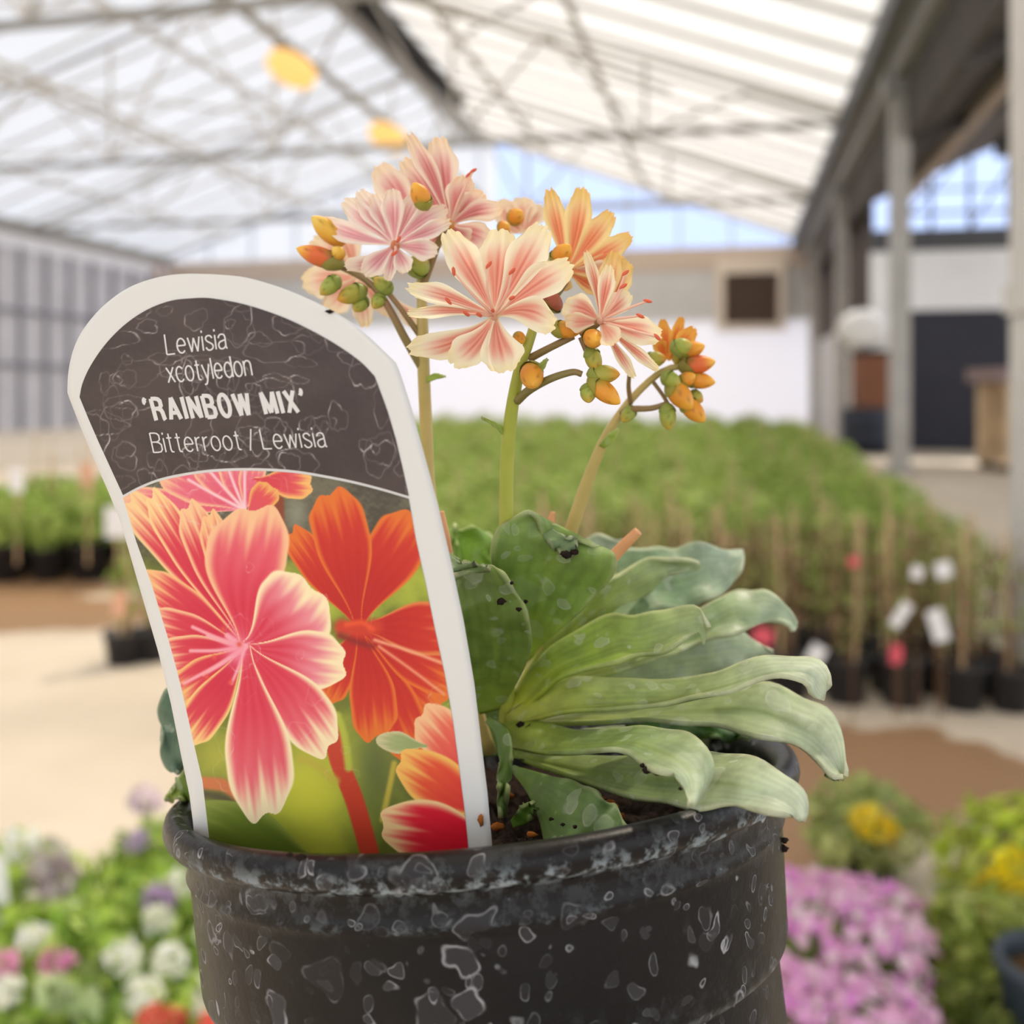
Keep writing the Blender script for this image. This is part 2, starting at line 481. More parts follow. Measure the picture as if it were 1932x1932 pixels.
# end wall of the bay: white lower sheeting, pale band, beige head beam, open blue gable with bars
m_wallw = sheet_mat('white_wall_sheet', (242, 242, 246), .45, .05)
m_wallg = pbr('grey_wall_panel', (206, 206, 208), .8, .2, noise=(2, .05))
m_beige = pbr('beige_head_beam', (204, 188, 176), .8, .2)
mb = MB(); mb.gbox(LL_, LG + .6, A1, A1 + .1, 0, 3.1); struct(mb.build('wall_back', m_wallw))
mb = MB(); mb.gbox(LL_, LG + .6, A1, A1 + .1, 3.1, 4.55); struct(mb.build('wall_back_band', m_wallg))
mb = MB(); mb.gbox(LL_, LG + .6, A1 - .05, A1 + .15, 4.55, 5.2); struct(mb.build('trim_12', m_beige))
m_bluebar = pbr('pale_gable_bar', (186, 192, 206), .6, .3)
mb = MB()
for l in np.arange(-16.5, LG, 1.5): mb.bar(G(l, A1, 5.2), G(l, A1, zroof(l)), .06)
mb.bar(G(-14, A1, 6.6), G(-1.6, A1, 6.6), .06)
mb.bar(G(LL_, A1, ZG), G(LR, A1, ZR), .16); mb.bar(G(LR, A1, ZR), G(LG, A1, ZG), .16)
struct(mb.build('window_1', m_bluebar))
m_glass, nt, b, out = new_mat('gable_glazing')
tp = nt.nodes.new('ShaderNodeBsdfTransparent'); tp.inputs[0].default_value = (.95, .97, 1, 1)
ms = nt.nodes.new('ShaderNodeMixShader'); ms.inputs[0].default_value = .9
b.inputs['Base Color'].default_value = (.8, .85, .95, 1); b.inputs['Roughness'].default_value = .2
nt.links.new(b.outputs[0], ms.inputs[1]); nt.links.new(tp.outputs[0], ms.inputs[2]); nt.links.new(ms.outputs[0], out.inputs[0])
struct(mk('window_1_pane', [G(LR + .6, A1 + .05, 5.2), G(LG, A1 + .05, 5.2), G(LG, A1 + .05, ZG), G(LR + .6, A1 + .05, zroof(LR + .6))], [(0, 1, 2, 3)], m_glass, smooth=False))
struct(mk('wall_back_gable', [G(LL_, A1 + .05, 5.2), G(LR + .6, A1 + .05, 5.2), G(LR + .6, A1 + .05, zroof(LR + .6)), G(LR, A1 + .05, ZR), G(LL_, A1 + .05, ZG)], [(0, 1, 2, 3, 4)], m_roofL, smooth=False))
# fan box on the end wall
t = thing('fan_box', G(.5, A1 - .3, 3.0), 'brown exhaust fan box in a cream frame on the white end wall', 'exhaust fan')
m_brown = pbr('brown_louvre', (116, 98, 88), .7, .2, noise=(5, .1)); m_cream = pbr('cream_frame', (226, 214, 202), .7, .2)
mb = MB(); mb.gbox(-.45, 1.5, A1 - .25, A1 - .02, 2.75, 2.95); mb.gbox(-.45, 1.5, A1 - .25, A1 - .02, 4.4, 4.8); mb.gbox(-.45, -.2, A1 - .25, A1 - .02, 2.95, 4.4); mb.gbox(1.3, 1.5, A1 - .25, A1 - .02, 2.95, 4.4); mb.build('frame', m_cream, t)
mb = MB(); mb.gbox(-.2, 1.3, A1 - .1, A1 - .03, 2.95, 4.4)
for z in np.arange(3.0, 4.4, .12): mb.hexa([G(-.2, A1 - .2, z), G(1.3, A1 - .2, z), G(1.3, A1 - .08, z + .06), G(-.2, A1 - .08, z + .06), G(-.2, A1 - .2, z + .01), G(1.3, A1 - .2, z + .01), G(1.3, A1 - .08, z + .08), G(-.2, A1 - .08, z + .08)])
mb.build('louvre', m_brown, t)

# far side wall, grey corrugated with mullions, bright slot under the gutter
m_side = pbr('grey_side_sheet', (198, 198, 208), .8, .2, noise=(1.2, .1))
mb = MB(); mb.gbox(LL_ - .1, LL_, A0, A1, 0, 4.7); struct(mb.build('wall_left', m_side))
mb = MB(); mb.gbox(LL_ - .1, LL_, A0, A1, 4.7, 5.3); struct(mb.build('wall_left_band', m_wallw))
m_mull = pbr('mullion_grey', (128, 130, 142), .6, .3)
mb = MB()
for a in np.arange(8, A1, 1.0): mb.gbox(LL_, LL_ + .08, a - .05, a + .05, 0, 4.75)
for z in (1.7, 3.1): mb.gbox(LL_, LL_ + .06, A0, A1, z - .06, z + .06)
struct(mb.build('trim_13', m_mull))
m_oran = pbr('rusty_downpipe', (196, 164, 150), .7, .2)
mb = MB(); mb.tube([G(LL_ + .3, 29, 0), G(LL_ + .3, 29, 5.0)], .09, 10)
tag(mb.build('downpipe', m_oran), 'dull pinkish downpipe in the far corner behind the label', 'pipe')

# ------------------------------------------------------------------ the darker lean-to bay on the post side
AB = 18.45
m_dkroof = pbr('dark_roof_lining', (84, 79, 78), .85, .15, noise=(1.5, .2))
m_beam = pbr('tan_rafter', (168, 154, 146), .7, .2)
def zb(l): return 4.15 + (l - 2.1) * .44
struct(mk('ceiling_side_bay', [G(2.1, A0, zb(2.1)), G(11, A0, zb(11)), G(11, AB, zb(11)), G(2.1, AB, zb(2.1))], [(0, 1, 2, 3)], m_dkroof, smooth=False))
mb = MB(); mb.gbox(2.1, 2.2, A0, AB + 12, zb(2.1) - .05, ZG - .3); struct(mb.build('trim_14', m_dkroof))
for i, l in enumerate((2.9, 4.4, 6.2)):
    mb = MB(); mb.gbox(l - .08, l + .08, A0, AB, zb(l) - .22, zb(l) - .05); struct(mb.build('trim_%d' % (15 + i), m_beam if i == 0 else m_dkroof))
for i, a in enumerate((6.5, 10.0, 13.5)):
    mb = MB(); mb.bar(G(2.1, a, zb(2.1) - .12), G(11, a, zb(11) - .12), .14); struct(mb.build('trim_%d' % (18 + i), m_dkroof))
# end wall of the lean-to
m_lintel = pbr('white_lintel_panel', (246, 246, 248), .7, .2, noise=(1.5, .04))
m_navy = pbr('dark_roller_door', (56, 56, 66), .6, .3, noise=(2, .1))
mb = MB(); mb.gbox(2.35, 11, AB, AB + .12, 2.36, 3.42); mb.gbox(2.35, 2.95, AB, AB + .12, 0, 2.36); mb.gbox(4.72, 11, AB, AB + .12, 0, 2.36)
struct(mb.build('wall_right', m_lintel))
mb = MB(); mb.gbox(2.35, 11, AB - .06, AB + .14, 3.42, 3.78); struct(mb.build('trim_21', m_dark))
t = mb = MB(); mb.gbox(2.95, 4.72, AB + .02, AB + .08, 0, 2.36)
for z in np.arange(.1, 2.3, .18): mb.gbox(2.95, 4.72, AB - .01, AB + .03, z, z + .14)
struct(mb.build('door_1', m_navy))
mb = MB()
for l in np.arange(2.7, 11, .62): mb.bar(G(l, AB, 3.78), G(l, AB, zb(l)), .05)
mb.bar(G(2.62, AB, 4.05), G(11, AB, 4.05), .05); mb.bar(G(2.6, AB, 4.45), G(11, AB, 4.45), .04)
for l in np.arange(2.7, 9, 1.24): mb.bar(G(l, AB, 3.78), G(l + 1.0, AB, zb(l + 1)), .04)
struct(mb.build('window_2', m_dark))
# dark roller blind hung between the far posts
m_blind = pbr('dark_blind', (92, 84, 82), .85, .1, noise=(2, .1))
mb = MB(); mb.gbox(LG + .44, LG + .52, AB + .2, A1 + .1, 2.4, ZG - .5); struct(mb.build('wall_side_upper', m_blind))
mb = MB(); mb.gbox(LG + .44, LG + .52, AB + .2, A1 + .1, 0, 2.4); struct(mb.build('wall_side_lower', m_wallg))

# things standing by the door
m_barrel = pbr('navy_barrel', (36, 42, 58), .5, .4)
bx, by = P(1632, 800, 16.6).x, 16.6
t = thing('barrel', (bx, by, 0), 'dark blue barrel beside the wide post with a brown carton on top', 'barrel')
V, Fc = lathe([(.001, 0), (.36, 0), (.38, .03), (.38, .22), (.40, .24), (.38, .26), (.38, .46), (.40, .48), (.38, .50), (.38, .68), (.37, .72), (.34, .72), (.001, .71)], 24, (bx, by, 0), (0, 0, 1))
mk('drum', V, Fc, m_barrel, t)
V, Fc = lathe([(.33, .721), (.39, .721), (.39, .745), (.33, .745)], 24, (bx, by, 0), (0, 0, 1)); mk('lid_ring', V, Fc, m_dark, t)
m_carton = pbr('brown_carton', (128, 86, 66), .8, .2, noise=(3, .1))
t = thing('carton', (bx + .05, by, .746), 'tall rusty brown carton standing on the dark blue barrel', 'box')
mb = MB(); mb.box(bx - .14, bx + .42, by - .25, by + .25, .746, 1.62); mb.build('box_body', m_carton, t)
mb = MB(); mb.box(bx - .16, bx + .44, by - .27, by + .27, 1.60, 1.68); mb.build('lid', pbr('dark_lid', (60, 50, 46), .8, .2), t)
V = []; r = random.Random(5)
for i in range(9):
    ph = math.pi * i / 8
    for j in range(14):
        th = 2 * math.pi * j / 14; q = 1 + .12 * math.sin(3 * th + i) + r.random() * .06
        V.append((bx - .02 + .40 * q * math.sin(ph) * math.cos(th), by + .28 * q * math.sin(ph) * math.sin(th), 2.02 - .335 * math.cos(ph) * (1 if ph < 1.6 else 1.0)))
tag(mk('sack', V, grid_faces(9, 14, True), pbr('white_sack', (232, 230, 230), .7, .2)), 'bulging white sack lying on the brown carton', 'sack')
m_wood = pbr('pale_pallet_wood', (222, 196, 160), .8, .15, noise=(5, .18)); m_mauve = pbr('mauve_board', (150, 130, 130), .8, .15)
wx, wy = 6.02, 12.4
t = thing('pallet_stack', (wx + .6, wy, 0), 'pale wooden crate of upright boards beside the dark roller door', 'crate')
for k in range(8):
    mb = MB(); mb.box(wx + .02 + k * .16, wx + .15 + k * .16, wy - .03, wy + .03, .12, 1.12); mb.build('board', m_wood, t)
for z in (.15, .60, 1.08):
    mb = MB(); mb.box(wx, wx + 1.3, wy + .03, wy + .10, z - .05, z + .05); mb.build('rail', m_wood, t)
for x in (wx + .05, wx + 1.2):
    mb = MB(); mb.box(x, x + .1, wy - .05, wy + .8, 0, .10); mb.build('skid', pbr('dark_skid', (96, 82, 72), .8, .1), t)
mb = MB(); mb.box(wx, wx + 1.3, wy + .7, wy + .76, .10, 1.12); mb.build('back_panel', m_wood, t)
mb = MB(); mb.box(wx - .10, wx + 1.4, wy - .1, wy + .85, 1.13, 1.30)
tag(mb.build('board_slab', m_mauve), 'thick mauve grey slab lying across the pale wooden crate', 'slab')
# ================================================================== the potted lewisia
PC = P(917, 1491, 0.21786)
PN = Vector((-0.08996, 0.16609, 1.0)).normalized()
PR = 0.0655
lew = thing('potted_lewisia', PC - PN * 0.105, 'black plastic nursery pot with fleshy green rosette and peach striped flowers on three stalks', 'potted plant')

# -- pot
m_pot, nt, b, out = new_mat('black_pot_plastic')
rings, film, g, M, MR = stain_nodes(nt, 125, 1.3, 0.12)
N, L = nt.nodes, nt.links
def mixrgb(nt, fac, a, bcol):
    n = nt.nodes.new('ShaderNodeMix'); n.data_type = 'RGBA'
    for i, v in ((0, fac), (6, a), (7, bcol)):
        if isinstance(v, (int, float)): n.inputs[i].default_value = v
        elif isinstance(v, tuple): n.inputs[i].default_value = (*v, 1)
        else: nt.links.new(v, n.inputs[i])
    return n.outputs[2]
tc = N.new('ShaderNodeTexCoord')
# chalky lime: attribute 'Col' red marks how limed the moulding edge is
at = N.new('ShaderNodeVertexColor'); at.layer_name = 'Col'
sepc = N.new('ShaderNodeSeparateColor'); L.new(at.outputs['Color'], sepc.inputs[0])
n2 = N.new('ShaderNodeTexNoise'); n2.inputs['Scale'].default_value = 320; n2.inputs['Detail'].default_value = 7; n2.inputs['Roughness'].default_value = 0.7
L.new(tc.outputs['Object'], n2.inputs['Vector'])
lime = M('MULTIPLY', sepc.outputs[0], MR(n2.outputs['Fac'], 0.47, 0.60, 0, 1))
n3 = N.new('ShaderNodeTexNoise'); n3.inputs['Scale'].default_value = 28; n3.inputs['Detail'].default_value = 4
L.new(tc.outputs['Object'], n3.inputs['Vector'])
base = mixrgb(nt, MR(n3.outputs['Fac'], 0.35, 0.65, 0, 1), lin((13, 11, 12)), lin((26, 23, 23)))
c1 = mixrgb(nt, M('MULTIPLY', film, 0.15), base, lin((140, 138, 142)))
c2 = mixrgb(nt, M('MULTIPLY', rings, 0.55), c1, lin((205, 205, 208)))
c3 = mixrgb(nt, M('MULTIPLY', lime, 0.75), c2, lin((170, 182, 188)))
L.new(c3, b.inputs['Base Color'])
rr = M('MAXIMUM', M('MAXIMUM', rings, M('MULTIPLY', film, 0.5)), lime)
L.new(MR(rr, 0, 1, 0.33, 0.75), b.inputs['Roughness'])
b.inputs['Specular IOR Level'].default_value = 0.25
bp = N.new('ShaderNodeBump'); bp.inputs['Strength'].default_value = 0.25; bp.inputs['Distance'].default_value = 0.0006
L.new(M('ADD', n2.outputs['Fac'], rings), bp.inputs['Height']); L.new(bp.outputs[0], b.inputs['Normal'])

prof = [(.0572, -.100), (.0570, -.030), (.0578, -.016), (.0590, -.006), (.0598, .0005), (.0603, .0028), (.0612, .0042), (.0626, .0050), (.0642, .0048),
        (.0652, .0040), (.0656, .0026), (.0656, .0012), (.0650, .0000), (.0638, -.0010), (.0618, -.0014), (.0612, -.0022), (.0611, -.0060),
        (.0616, -.0066), (.0616, -.0074), (.0609, -.0080), (.0600, -.0200), (.0594, -.0280), (.0590, -.0292), (.0570, -.0306), (.0562, -.0316),
        (.0558, -.0400), (.0535, -.1040), (.0525, -.1050), (.001, -.1050)]
lim = [0, 0, 0, 0, 0, .0, .0, .0, .03, .06, .12, .4, 1, 1, .5, .1, .05, .22, .18, .0, .0, .05, .35, .5, .1, .1, .05, 0, 0]
ps = spline(prof, 150); ls = np.interp(np.linspace(0, 1, 150), np.concatenate([[0], np.cumsum([math.dist(prof[i], prof[i + 1]) for i in range(len(prof) - 1)])]) / sum(math.dist(prof[i], prof[i + 1]) for i in range(len(prof) - 1)), lim)
ps = np.array(polyres(prof, 220)); LL = np.concatenate([[0], np.cumsum([math.dist(prof[i], prof[i + 1]) for i in range(len(prof) - 1)])]); ls = np.interp(np.linspace(0, LL[-1], 220), LL, lim)
V, Fc = lathe([tuple(p) for p in ps], 160, PC, PN)
colr = np.repeat(ls, 160)[:, None] * np.array([1, 1, 1.0])
mk('pot', V, Fc[:, ::-1], m_pot, lew, col=colr)

# -- soil
m_soil = pbr('potting_soil', (44, 33, 27), 0.95, 0.1, noise=(900, 0.6), bump=(700, 1.0))
e1 = PN.orthogonal().normalized(); e2 = PN.cross(e1)
rng = np.random.default_rng(3)
V = []; nr, na = 26, 90
for i in range(nr):
    for j in range(na):
        r = .0003 + .0587 * i / (nr - 1); t = 2 * math.pi * j / na
        h = -.0075 + (rng.random() - .5) * .0028 + .003 * (1 - i / nr) + .0012 * math.sin(9 * t + i)
        V.append(PC + e1 * r * math.cos(t) + e2 * r * math.sin(t) + PN * h)
mk('soil', V, grid_faces(nr, na, True), m_soil, lew)
m_bark = pbr('bark_crumb', (150, 88, 40), 0.9, 0.1, noise=(300, 0.4))
def crumb(name, p, s, seed, mat, parent, squash=(1, 1, 1)):
    r = random.Random(seed); V = []; n, k = 5, 7
    for i in range(n):
        ph = math.pi * (i + .001) / (n - 1 + .002)
        for j in range(k):
            t = 2 * math.pi * j / k; q = s * (0.7 + 0.6 * r.random())
            V.append(Vector(p) + Vector((q * math.sin(ph) * math.cos(t) * squash[0], q * math.sin(ph) * math.sin(t) * squash[1], q * math.cos(ph) * squash[2])))
    return mk(name, V, grid_faces(n, k, True), mat, parent, smooth=False)

# -- rosette leaves
m_leaf, nt, b, out = new_mat('lewisia_leaf')
N, L = nt.nodes, nt.links
at = N.new('ShaderNodeVertexColor'); at.layer_name = 'Col'
rings, film, g, M, MR = stain_nodes(nt, 130, 1.1, 0.25)
nz = N.new('ShaderNodeTexNoise'); nz.inputs['Scale'].default_value = 260; nz.inputs['Detail'].default_value = 5
tc = N.new('ShaderNodeTexCoord'); L.new(tc.outputs['Object'], nz.inputs['Vector'])
v = N.new('ShaderNodeVectorMath'); v.operation = 'SCALE'; L.new(at.outputs['Color'], v.inputs[0]); L.new(MR(nz.outputs['Fac'], .3, .7, .84, 1.14), v.inputs['Scale'])
c1 = mixrgb(nt, M('MULTIPLY', film, 0.27), v.outputs[0], lin((206, 212, 196)))
c2 = mixrgb(nt, M('MULTIPLY', rings, 0.40), c1, lin((215, 220, 205)))
L.new(c2, b.inputs['Base Color'])
L.new(MR(nz.outputs['Fac'], .3, .7, .42, .62), b.inputs['Roughness'])
b.inputs['Specular IOR Level'].default_value = 0.5
bp = N.new('ShaderNodeBump'); bp.inputs['Strength'].default_value = 0.35; bp.inputs['Distance'].default_value = 0.0006
L.new(nz.outputs['Fac'], bp.inputs['Height']); L.new(bp.outputs[0], b.inputs['Normal'])
tr = N.new('ShaderNodeBsdfTranslucent'); L.new(c2, tr.inputs['Color'])
ms = N.new('ShaderNodeMixShader'); ms.inputs[0].default_value = 0.22
L.new(b.outputs[0], ms.inputs[1]); L.new(tr.outputs[0], ms.inputs[2]); L.new(ms.outputs[0], out.inputs[0])

def leaf(A, B, dep, da=0.0, db=0.0, gut=0.0, wave=0.0023, base=(190, 198, 84), mid=(148, 172, 96), tip=(190, 204, 172), rim=(214, 208, 174), name='leaf', label=None, seed=1, n=44, m=17, thick=.0009, tex=1.0):
    """a fleshy leaf between two edge lines (each from base to tip), dep = depths base to tip, da/db = how far each edge stands behind the middle, gut = fold depth in px"""
    A = spline(A, n); B = spline(B, n)
    s = np.linspace(0, 1, n); t = np.linspace(-1, 1, m)
    D = np.interp(s, np.linspace(0, 1, len(dep)), dep)
    r = np.random.default_rng(seed); ph = r.random(4) * 6.28
    px = A[:, None, 0] * (1 - (t + 1) / 2) + B[:, None, 0] * (t + 1) / 2
    py = A[:, None, 1] * (1 - (t + 1) / 2) + B[:, None, 1] * (t + 1) / 2
    env = np.sin(math.pi * np.clip(s, 0, 1)) ** 0.6
    py = py + gut * (1 - t[None, :] ** 2) * env[:, None]
    fa = np.clip(-t, 0, 1) ** 1.6; fb = np.clip(t, 0, 1) ** 1.6
    wv = sm(0.25, 0.7, s)
    d = D[:, None] + da * fa[None, :] * env[:, None] + db * fb[None, :] * env[:, None]
    d = d + wave * wv[:, None] * (fa[None, :] * np.sin(s * 19 + ph[0])[:, None] + fb[None, :] * np.sin(s * 23 + ph[1])[:, None])
    wpx = wv[:, None] * wave / 0.0012 * 2.2
    py = py + wpx * (fa[None, :] * np.sin(s * 31 + ph[2])[:, None] + fb[None, :] * np.sin(s * 27 + ph[3])[:, None])
    X = (px - 966) / F * d; Z = HC - (py - HY) / F * d
    V = np.stack([X, d, Z], -1).reshape(-1, 3)
    S = np.repeat(s, m); T = np.tile(t, n)
    col = mixc(base, mid, sm(0.02, 0.42, S)); col = mixc(col, tip, sm(0.42, 0.95, S))
    col = mixc(col, np.array(base) * .98, 0.35 * np.exp(-(T / 0.10) ** 2) * (1 - sm(.5, .95, S)))
    col = col * (1 - .07 * np.maximum(0, np.cos(T * 22 + 2 * np.sin(S * 5)))[:, None] * sm(.1, .4, S)[:, None])
    col = mixc(col, rim, sm(0.95, 1.0, np.abs(T)) * sm(.2, .5, S) * .40 + sm(.98, 1, S) * .3)
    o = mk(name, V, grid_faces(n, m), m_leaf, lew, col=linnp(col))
    md = o.modifiers.new('thickness', 'SOLIDIFY'); md.thickness = thick; md.offset = 0
    if label: o['label'] = label
    return o
GREY = dict(mid=(166, 186, 140), tip=(196, 210, 184))
DARK = dict(base=(170, 190, 72), mid=(126, 156, 66), tip=(138, 164, 88))
# back leaves first
leaf([(1110, 1180), (1100, 1110), (1140, 1060), (1180, 1034), (1260, 1036), (1310, 1024), (1403, 1044)], [(1130, 1200), (1190, 1170), (1250, 1148), (1300, 1150), (1340, 1130), (1386, 1100), (1405, 1050)], [.222, .236, .246], .004, -.004, 8, seed=2, mid=(132, 160, 118), tip=(172, 190, 166), base=(130, 160, 84))
leaf([(1010, 1230), (1040, 1150), (1080, 1060), (1105, 1020), (1140, 1010), (1180, 1024)], [(1040, 1230), (1085, 1150), (1130, 1090), (1160, 1060), (1178, 1040), (1182, 1026)], [.225, .240, .250], seed=3, **GREY)
leaf([(960, 1325), (1010, 1240), (1062, 1185), (1120, 1122), (1150, 1090), (1200, 1066), (1245, 1050), (1320, 1064)], [(975, 1330), (1040, 1235), (1100, 1180), (1165, 1150), (1215, 1120), (1250, 1095), (1290, 1078), (1322, 1066)], [.214, .222, .232], -.003, .002, 4, seed=4, base=(182, 190, 76), mid=(160, 178, 80), tip=(170, 188, 140))
leaf([(880, 1090), (862, 1040), (852, 1010), (870, 998), (896, 996), (925, 1010), (932, 1040)], [(925, 1090), (932, 1070), (932, 1055), (933, 1050), (933, 1045), (933, 1042), (933, 1041)], [.232, .234, .236], seed=5, base=(150, 190, 60), mid=(140, 184, 66), tip=(150, 190, 84), n=26)
leaf([(868, 1090), (856, 1050), (850, 1012), (855, 990)], [(880, 1088), (868, 1050), (862, 1012), (858, 990)], [.23, .232, .233], seed=6, base=(150, 190, 60), mid=(140, 184, 66), tip=(150, 190, 84), n=18, m=7)
# pale blade low behind, and the ones that sweep to the back of the pot
leaf([(1040, 1310), (1130, 1250), (1240, 1210), (1370, 1190), (1420, 1205), (1458, 1232)], [(1060, 1322), (1180, 1300), (1290, 1285), (1370, 1270), (1420, 1250), (1460, 1234)], [.222, .23, .238], .003, 0, 5, seed=7, base=(176, 190, 110), mid=(178, 194, 140), tip=(184, 200, 168))
leaf([(1020, 1390), (1150, 1372), (1290, 1368), (1400, 1395), (1440, 1420)], [(1020, 1405), (1150, 1412), (1290, 1430), (1390, 1436), (1438, 1432)], [.222, .24, .252], 0, 0, 6, seed=8, mid=(150, 170, 120), tip=(184, 198, 166))
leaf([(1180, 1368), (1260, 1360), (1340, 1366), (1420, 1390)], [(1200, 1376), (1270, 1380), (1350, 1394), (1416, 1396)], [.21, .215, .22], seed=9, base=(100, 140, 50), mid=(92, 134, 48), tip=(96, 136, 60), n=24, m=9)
leaf([(1055, 1280), (1180, 1230), (1260, 1180), (1330, 1146), (1384, 1112), (1420, 1120), (1450, 1117), (1480, 1134), (1500, 1166), (1505, 1180)], [(1060, 1300), (1200, 1256), (1300, 1222), (1360, 1200), (1400, 1190), (1440, 1180), (1470, 1172), (1488, 1176), (1496, 1190), (1502, 1186)], [.216, .222, .232, .232], .005, -.004, 7, seed=10, base=(182, 192, 90), mid=(140, 164, 96), tip=(184, 202, 172))
# upright leaves beside the label
leaf([(960, 1270), (962, 1210), (940, 1120), (926, 1050), (934, 1010), (950, 988), (976, 970), (996, 966), (1014, 984), (1024, 1014), (1052, 1022)], [(1000, 1240), (1040, 1203), (1076, 1172), (1100, 1150), (1131, 1114), (1158, 1086), (1163, 1060), (1150, 1038), (1116, 1030), (1086, 1020), (1056, 1022)], [.210, .203, .197, .200], -.003, -.004, 0, seed=11, wave=.0018, label='broad upright leaf with a notched curling tip', n=56, m=25, **DARK)
leaf([(1014, 984), (1020, 1004), (1034, 1024), (1058, 1046), (1074, 1050)], [(1026, 990), (1060, 1010), (1086, 1016), (1088, 1030), (1078, 1050)], [.1985, .1955, .194], seed=12, base=(112, 138, 84), mid=(120, 146, 98), tip=(126, 146, 106), n=16, m=9)
leaf([(905, 1345), (880, 1300), (866, 1240), (858, 1180), (850, 1120), (842, 1080), (836, 1058), (842, 1044)], [(945, 1335), (970, 1296), (996, 1244), (1003, 1206), (992, 1150), (968, 1106), (930, 1070), (884, 1064)], [.209, .198, .190, .192], .001, -.002, 0, seed=13, label='dark upright leaf with a torn top edge', n=50, m=21, base=(150, 172, 66), mid=(112, 138, 58), tip=(118, 142, 68))
leaf([(838, 1046), (836, 1066), (846, 1082), (858, 1086)], [(842, 1042), (868, 1062), (900, 1066), (926, 1072)], [.191, .188, .187], seed=14, base=(126, 150, 100), mid=(130, 152, 106), tip=(120, 144, 84), n=16, m=9)
# long leaves that fan out over the pot
leaf([(950, 1352), (985, 1290), (1040, 1222), (1110, 1180), (1156, 1156), (1196, 1164), (1240, 1152), (1300, 1146), (1322, 1150), (1338, 1180)], [(965, 1360), (1020, 1310), (1060, 1278), (1130, 1258), (1200, 1240), (1260, 1226), (1306, 1200), (1320, 1190), (1326, 1206), (1328, 1214)], [.208, .204, .202, .199], .004, -.004, 9, seed=15, wave=.0015, base=(180, 188, 58), mid=(134, 162, 54), tip=(160, 178, 124))
leaf([(955, 1350), (1060, 1284), (1160, 1282), (1280, 1284), (1347, 1270), (1400, 1252), (1450, 1240), (1500, 1240), (1540, 1246), (1566, 1270), (1566, 1290)], [(960, 1372), (1060, 1345), (1160, 1338), (1250, 1328), (1330, 1312), (1380, 1302), (1430, 1284), (1480, 1276), (1520, 1286), (1532, 1314), (1552, 1322)], [.206, .199, .195, .187, .184], .006, -.003, 14, seed=16, wave=.0014, base=(178, 186, 76), mid=(138, 160, 88), tip=(196, 208, 180))
leaf([(990, 1358), (1120, 1344), (1225, 1338), (1330, 1312), (1400, 1294), (1460, 1294), (1520, 1318), (1560, 1340), (1586, 1384), (1597, 1440), (1596, 1464)], [(990, 1366), (1120, 1364), (1225, 1358), (1320, 1368), (1394, 1378), (1460, 1398), (1510, 1412), (1540, 1432), (1560, 1454), (1572, 1468), (1590, 1468)], [.212, .209, .204, .197, .192], .007, -.005, 6, seed=17, base=(170, 182, 84), mid=(150, 170, 106), tip=(194, 206, 176))
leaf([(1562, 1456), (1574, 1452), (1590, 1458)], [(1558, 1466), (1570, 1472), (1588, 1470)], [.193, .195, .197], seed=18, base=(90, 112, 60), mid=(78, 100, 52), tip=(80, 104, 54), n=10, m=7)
leaf([(940, 1368), (1010, 1362), (1090, 1380), (1170, 1376), (1266, 1377), (1330, 1408), (1344, 1448), (1330, 1490), (1304, 1518)], [(945, 1408), (1020, 1420), (1100, 1420), (1160, 1412), (1200, 1436), (1262, 1462), (1290, 1484), (1296, 1506), (1300, 1518)], [.206, .193, .179, .167, .159], .006, -.002, 12, seed=19, base=(158, 172, 66), mid=(120, 146, 78), tip=(188, 202, 168))
leaf([(965, 1418), (1060, 1426), (1180, 1430), (1280, 1424), (1351, 1420), (1430, 1436), (1490, 1468), (1516, 1500), (1521, 1530), (1514, 1548)], [(972, 1430), (1060, 1460), (1150, 1492), (1220, 1510), (1300, 1522), (1373, 1523), (1430, 1526), (1470, 1536), (1496, 1546), (1510, 1549)], [.207, .195, .180, .166, .160], .007, -.003, 6, seed=20, base=(148, 166, 72), mid=(140, 160, 100), tip=(196, 208, 182))
leaf([(968, 1444), (1030, 1462), (1097, 1479), (1140, 1505), (1170, 1535), (1186, 1566)], [(972, 1458), (1000, 1500), (1020, 1550), (1040, 1598), (1110, 1592), (1182, 1570)], [.205, .192, .181, .176], .002, 0, 4, seed=21, base=(120, 150, 60), mid=(110, 140, 72), tip=(118, 148, 92), n=40)
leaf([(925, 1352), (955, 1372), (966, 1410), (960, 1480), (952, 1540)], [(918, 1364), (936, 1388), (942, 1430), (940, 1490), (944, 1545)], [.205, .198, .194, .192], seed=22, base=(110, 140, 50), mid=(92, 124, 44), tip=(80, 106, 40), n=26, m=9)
leaf([(966, 1545), (985, 1520), (1006, 1514)], [(972, 1560), (1000, 1548), (1014, 1524)], [.196, .192, .19], seed=23, base=(110, 150, 50), mid=(110, 156, 54), tip=(120, 160, 70), n=14, m=7)
# leaves that show past the label's other edge
leaf([(420, 1330), (360, 1290), (318, 1296), (300, 1330), (305, 1380), (304, 1420), (320, 1452)], [(430, 1430), (390, 1430), (370, 1440), (355, 1450), (345, 1455), (335, 1456), (325, 1456)], [.212, .215, .217], seed=24, base=(98, 126, 90), mid=(104, 132, 108), tip=(112, 138, 116), wave=.002, label='blue green leaf tip past the label')
leaf([(420, 1440), (370, 1444), (344, 1456), (326, 1484), (313, 1508)], [(420, 1520), (380, 1522), (354, 1512), (332, 1508), (314, 1511)], [.208, .210, .212], seed=25, base=(90, 120, 46), mid=(104, 134, 50), tip=(150, 170, 70), n=24, m=9)
leaf([(846, 1430), (856, 1330), (880, 1250)], [(966, 1425), (958, 1350), (900, 1250)], [.218, .222, .224], seed=26, base=(110, 140, 60), mid=(96, 126, 56), tip=(100, 130, 60), n=20, m=9)
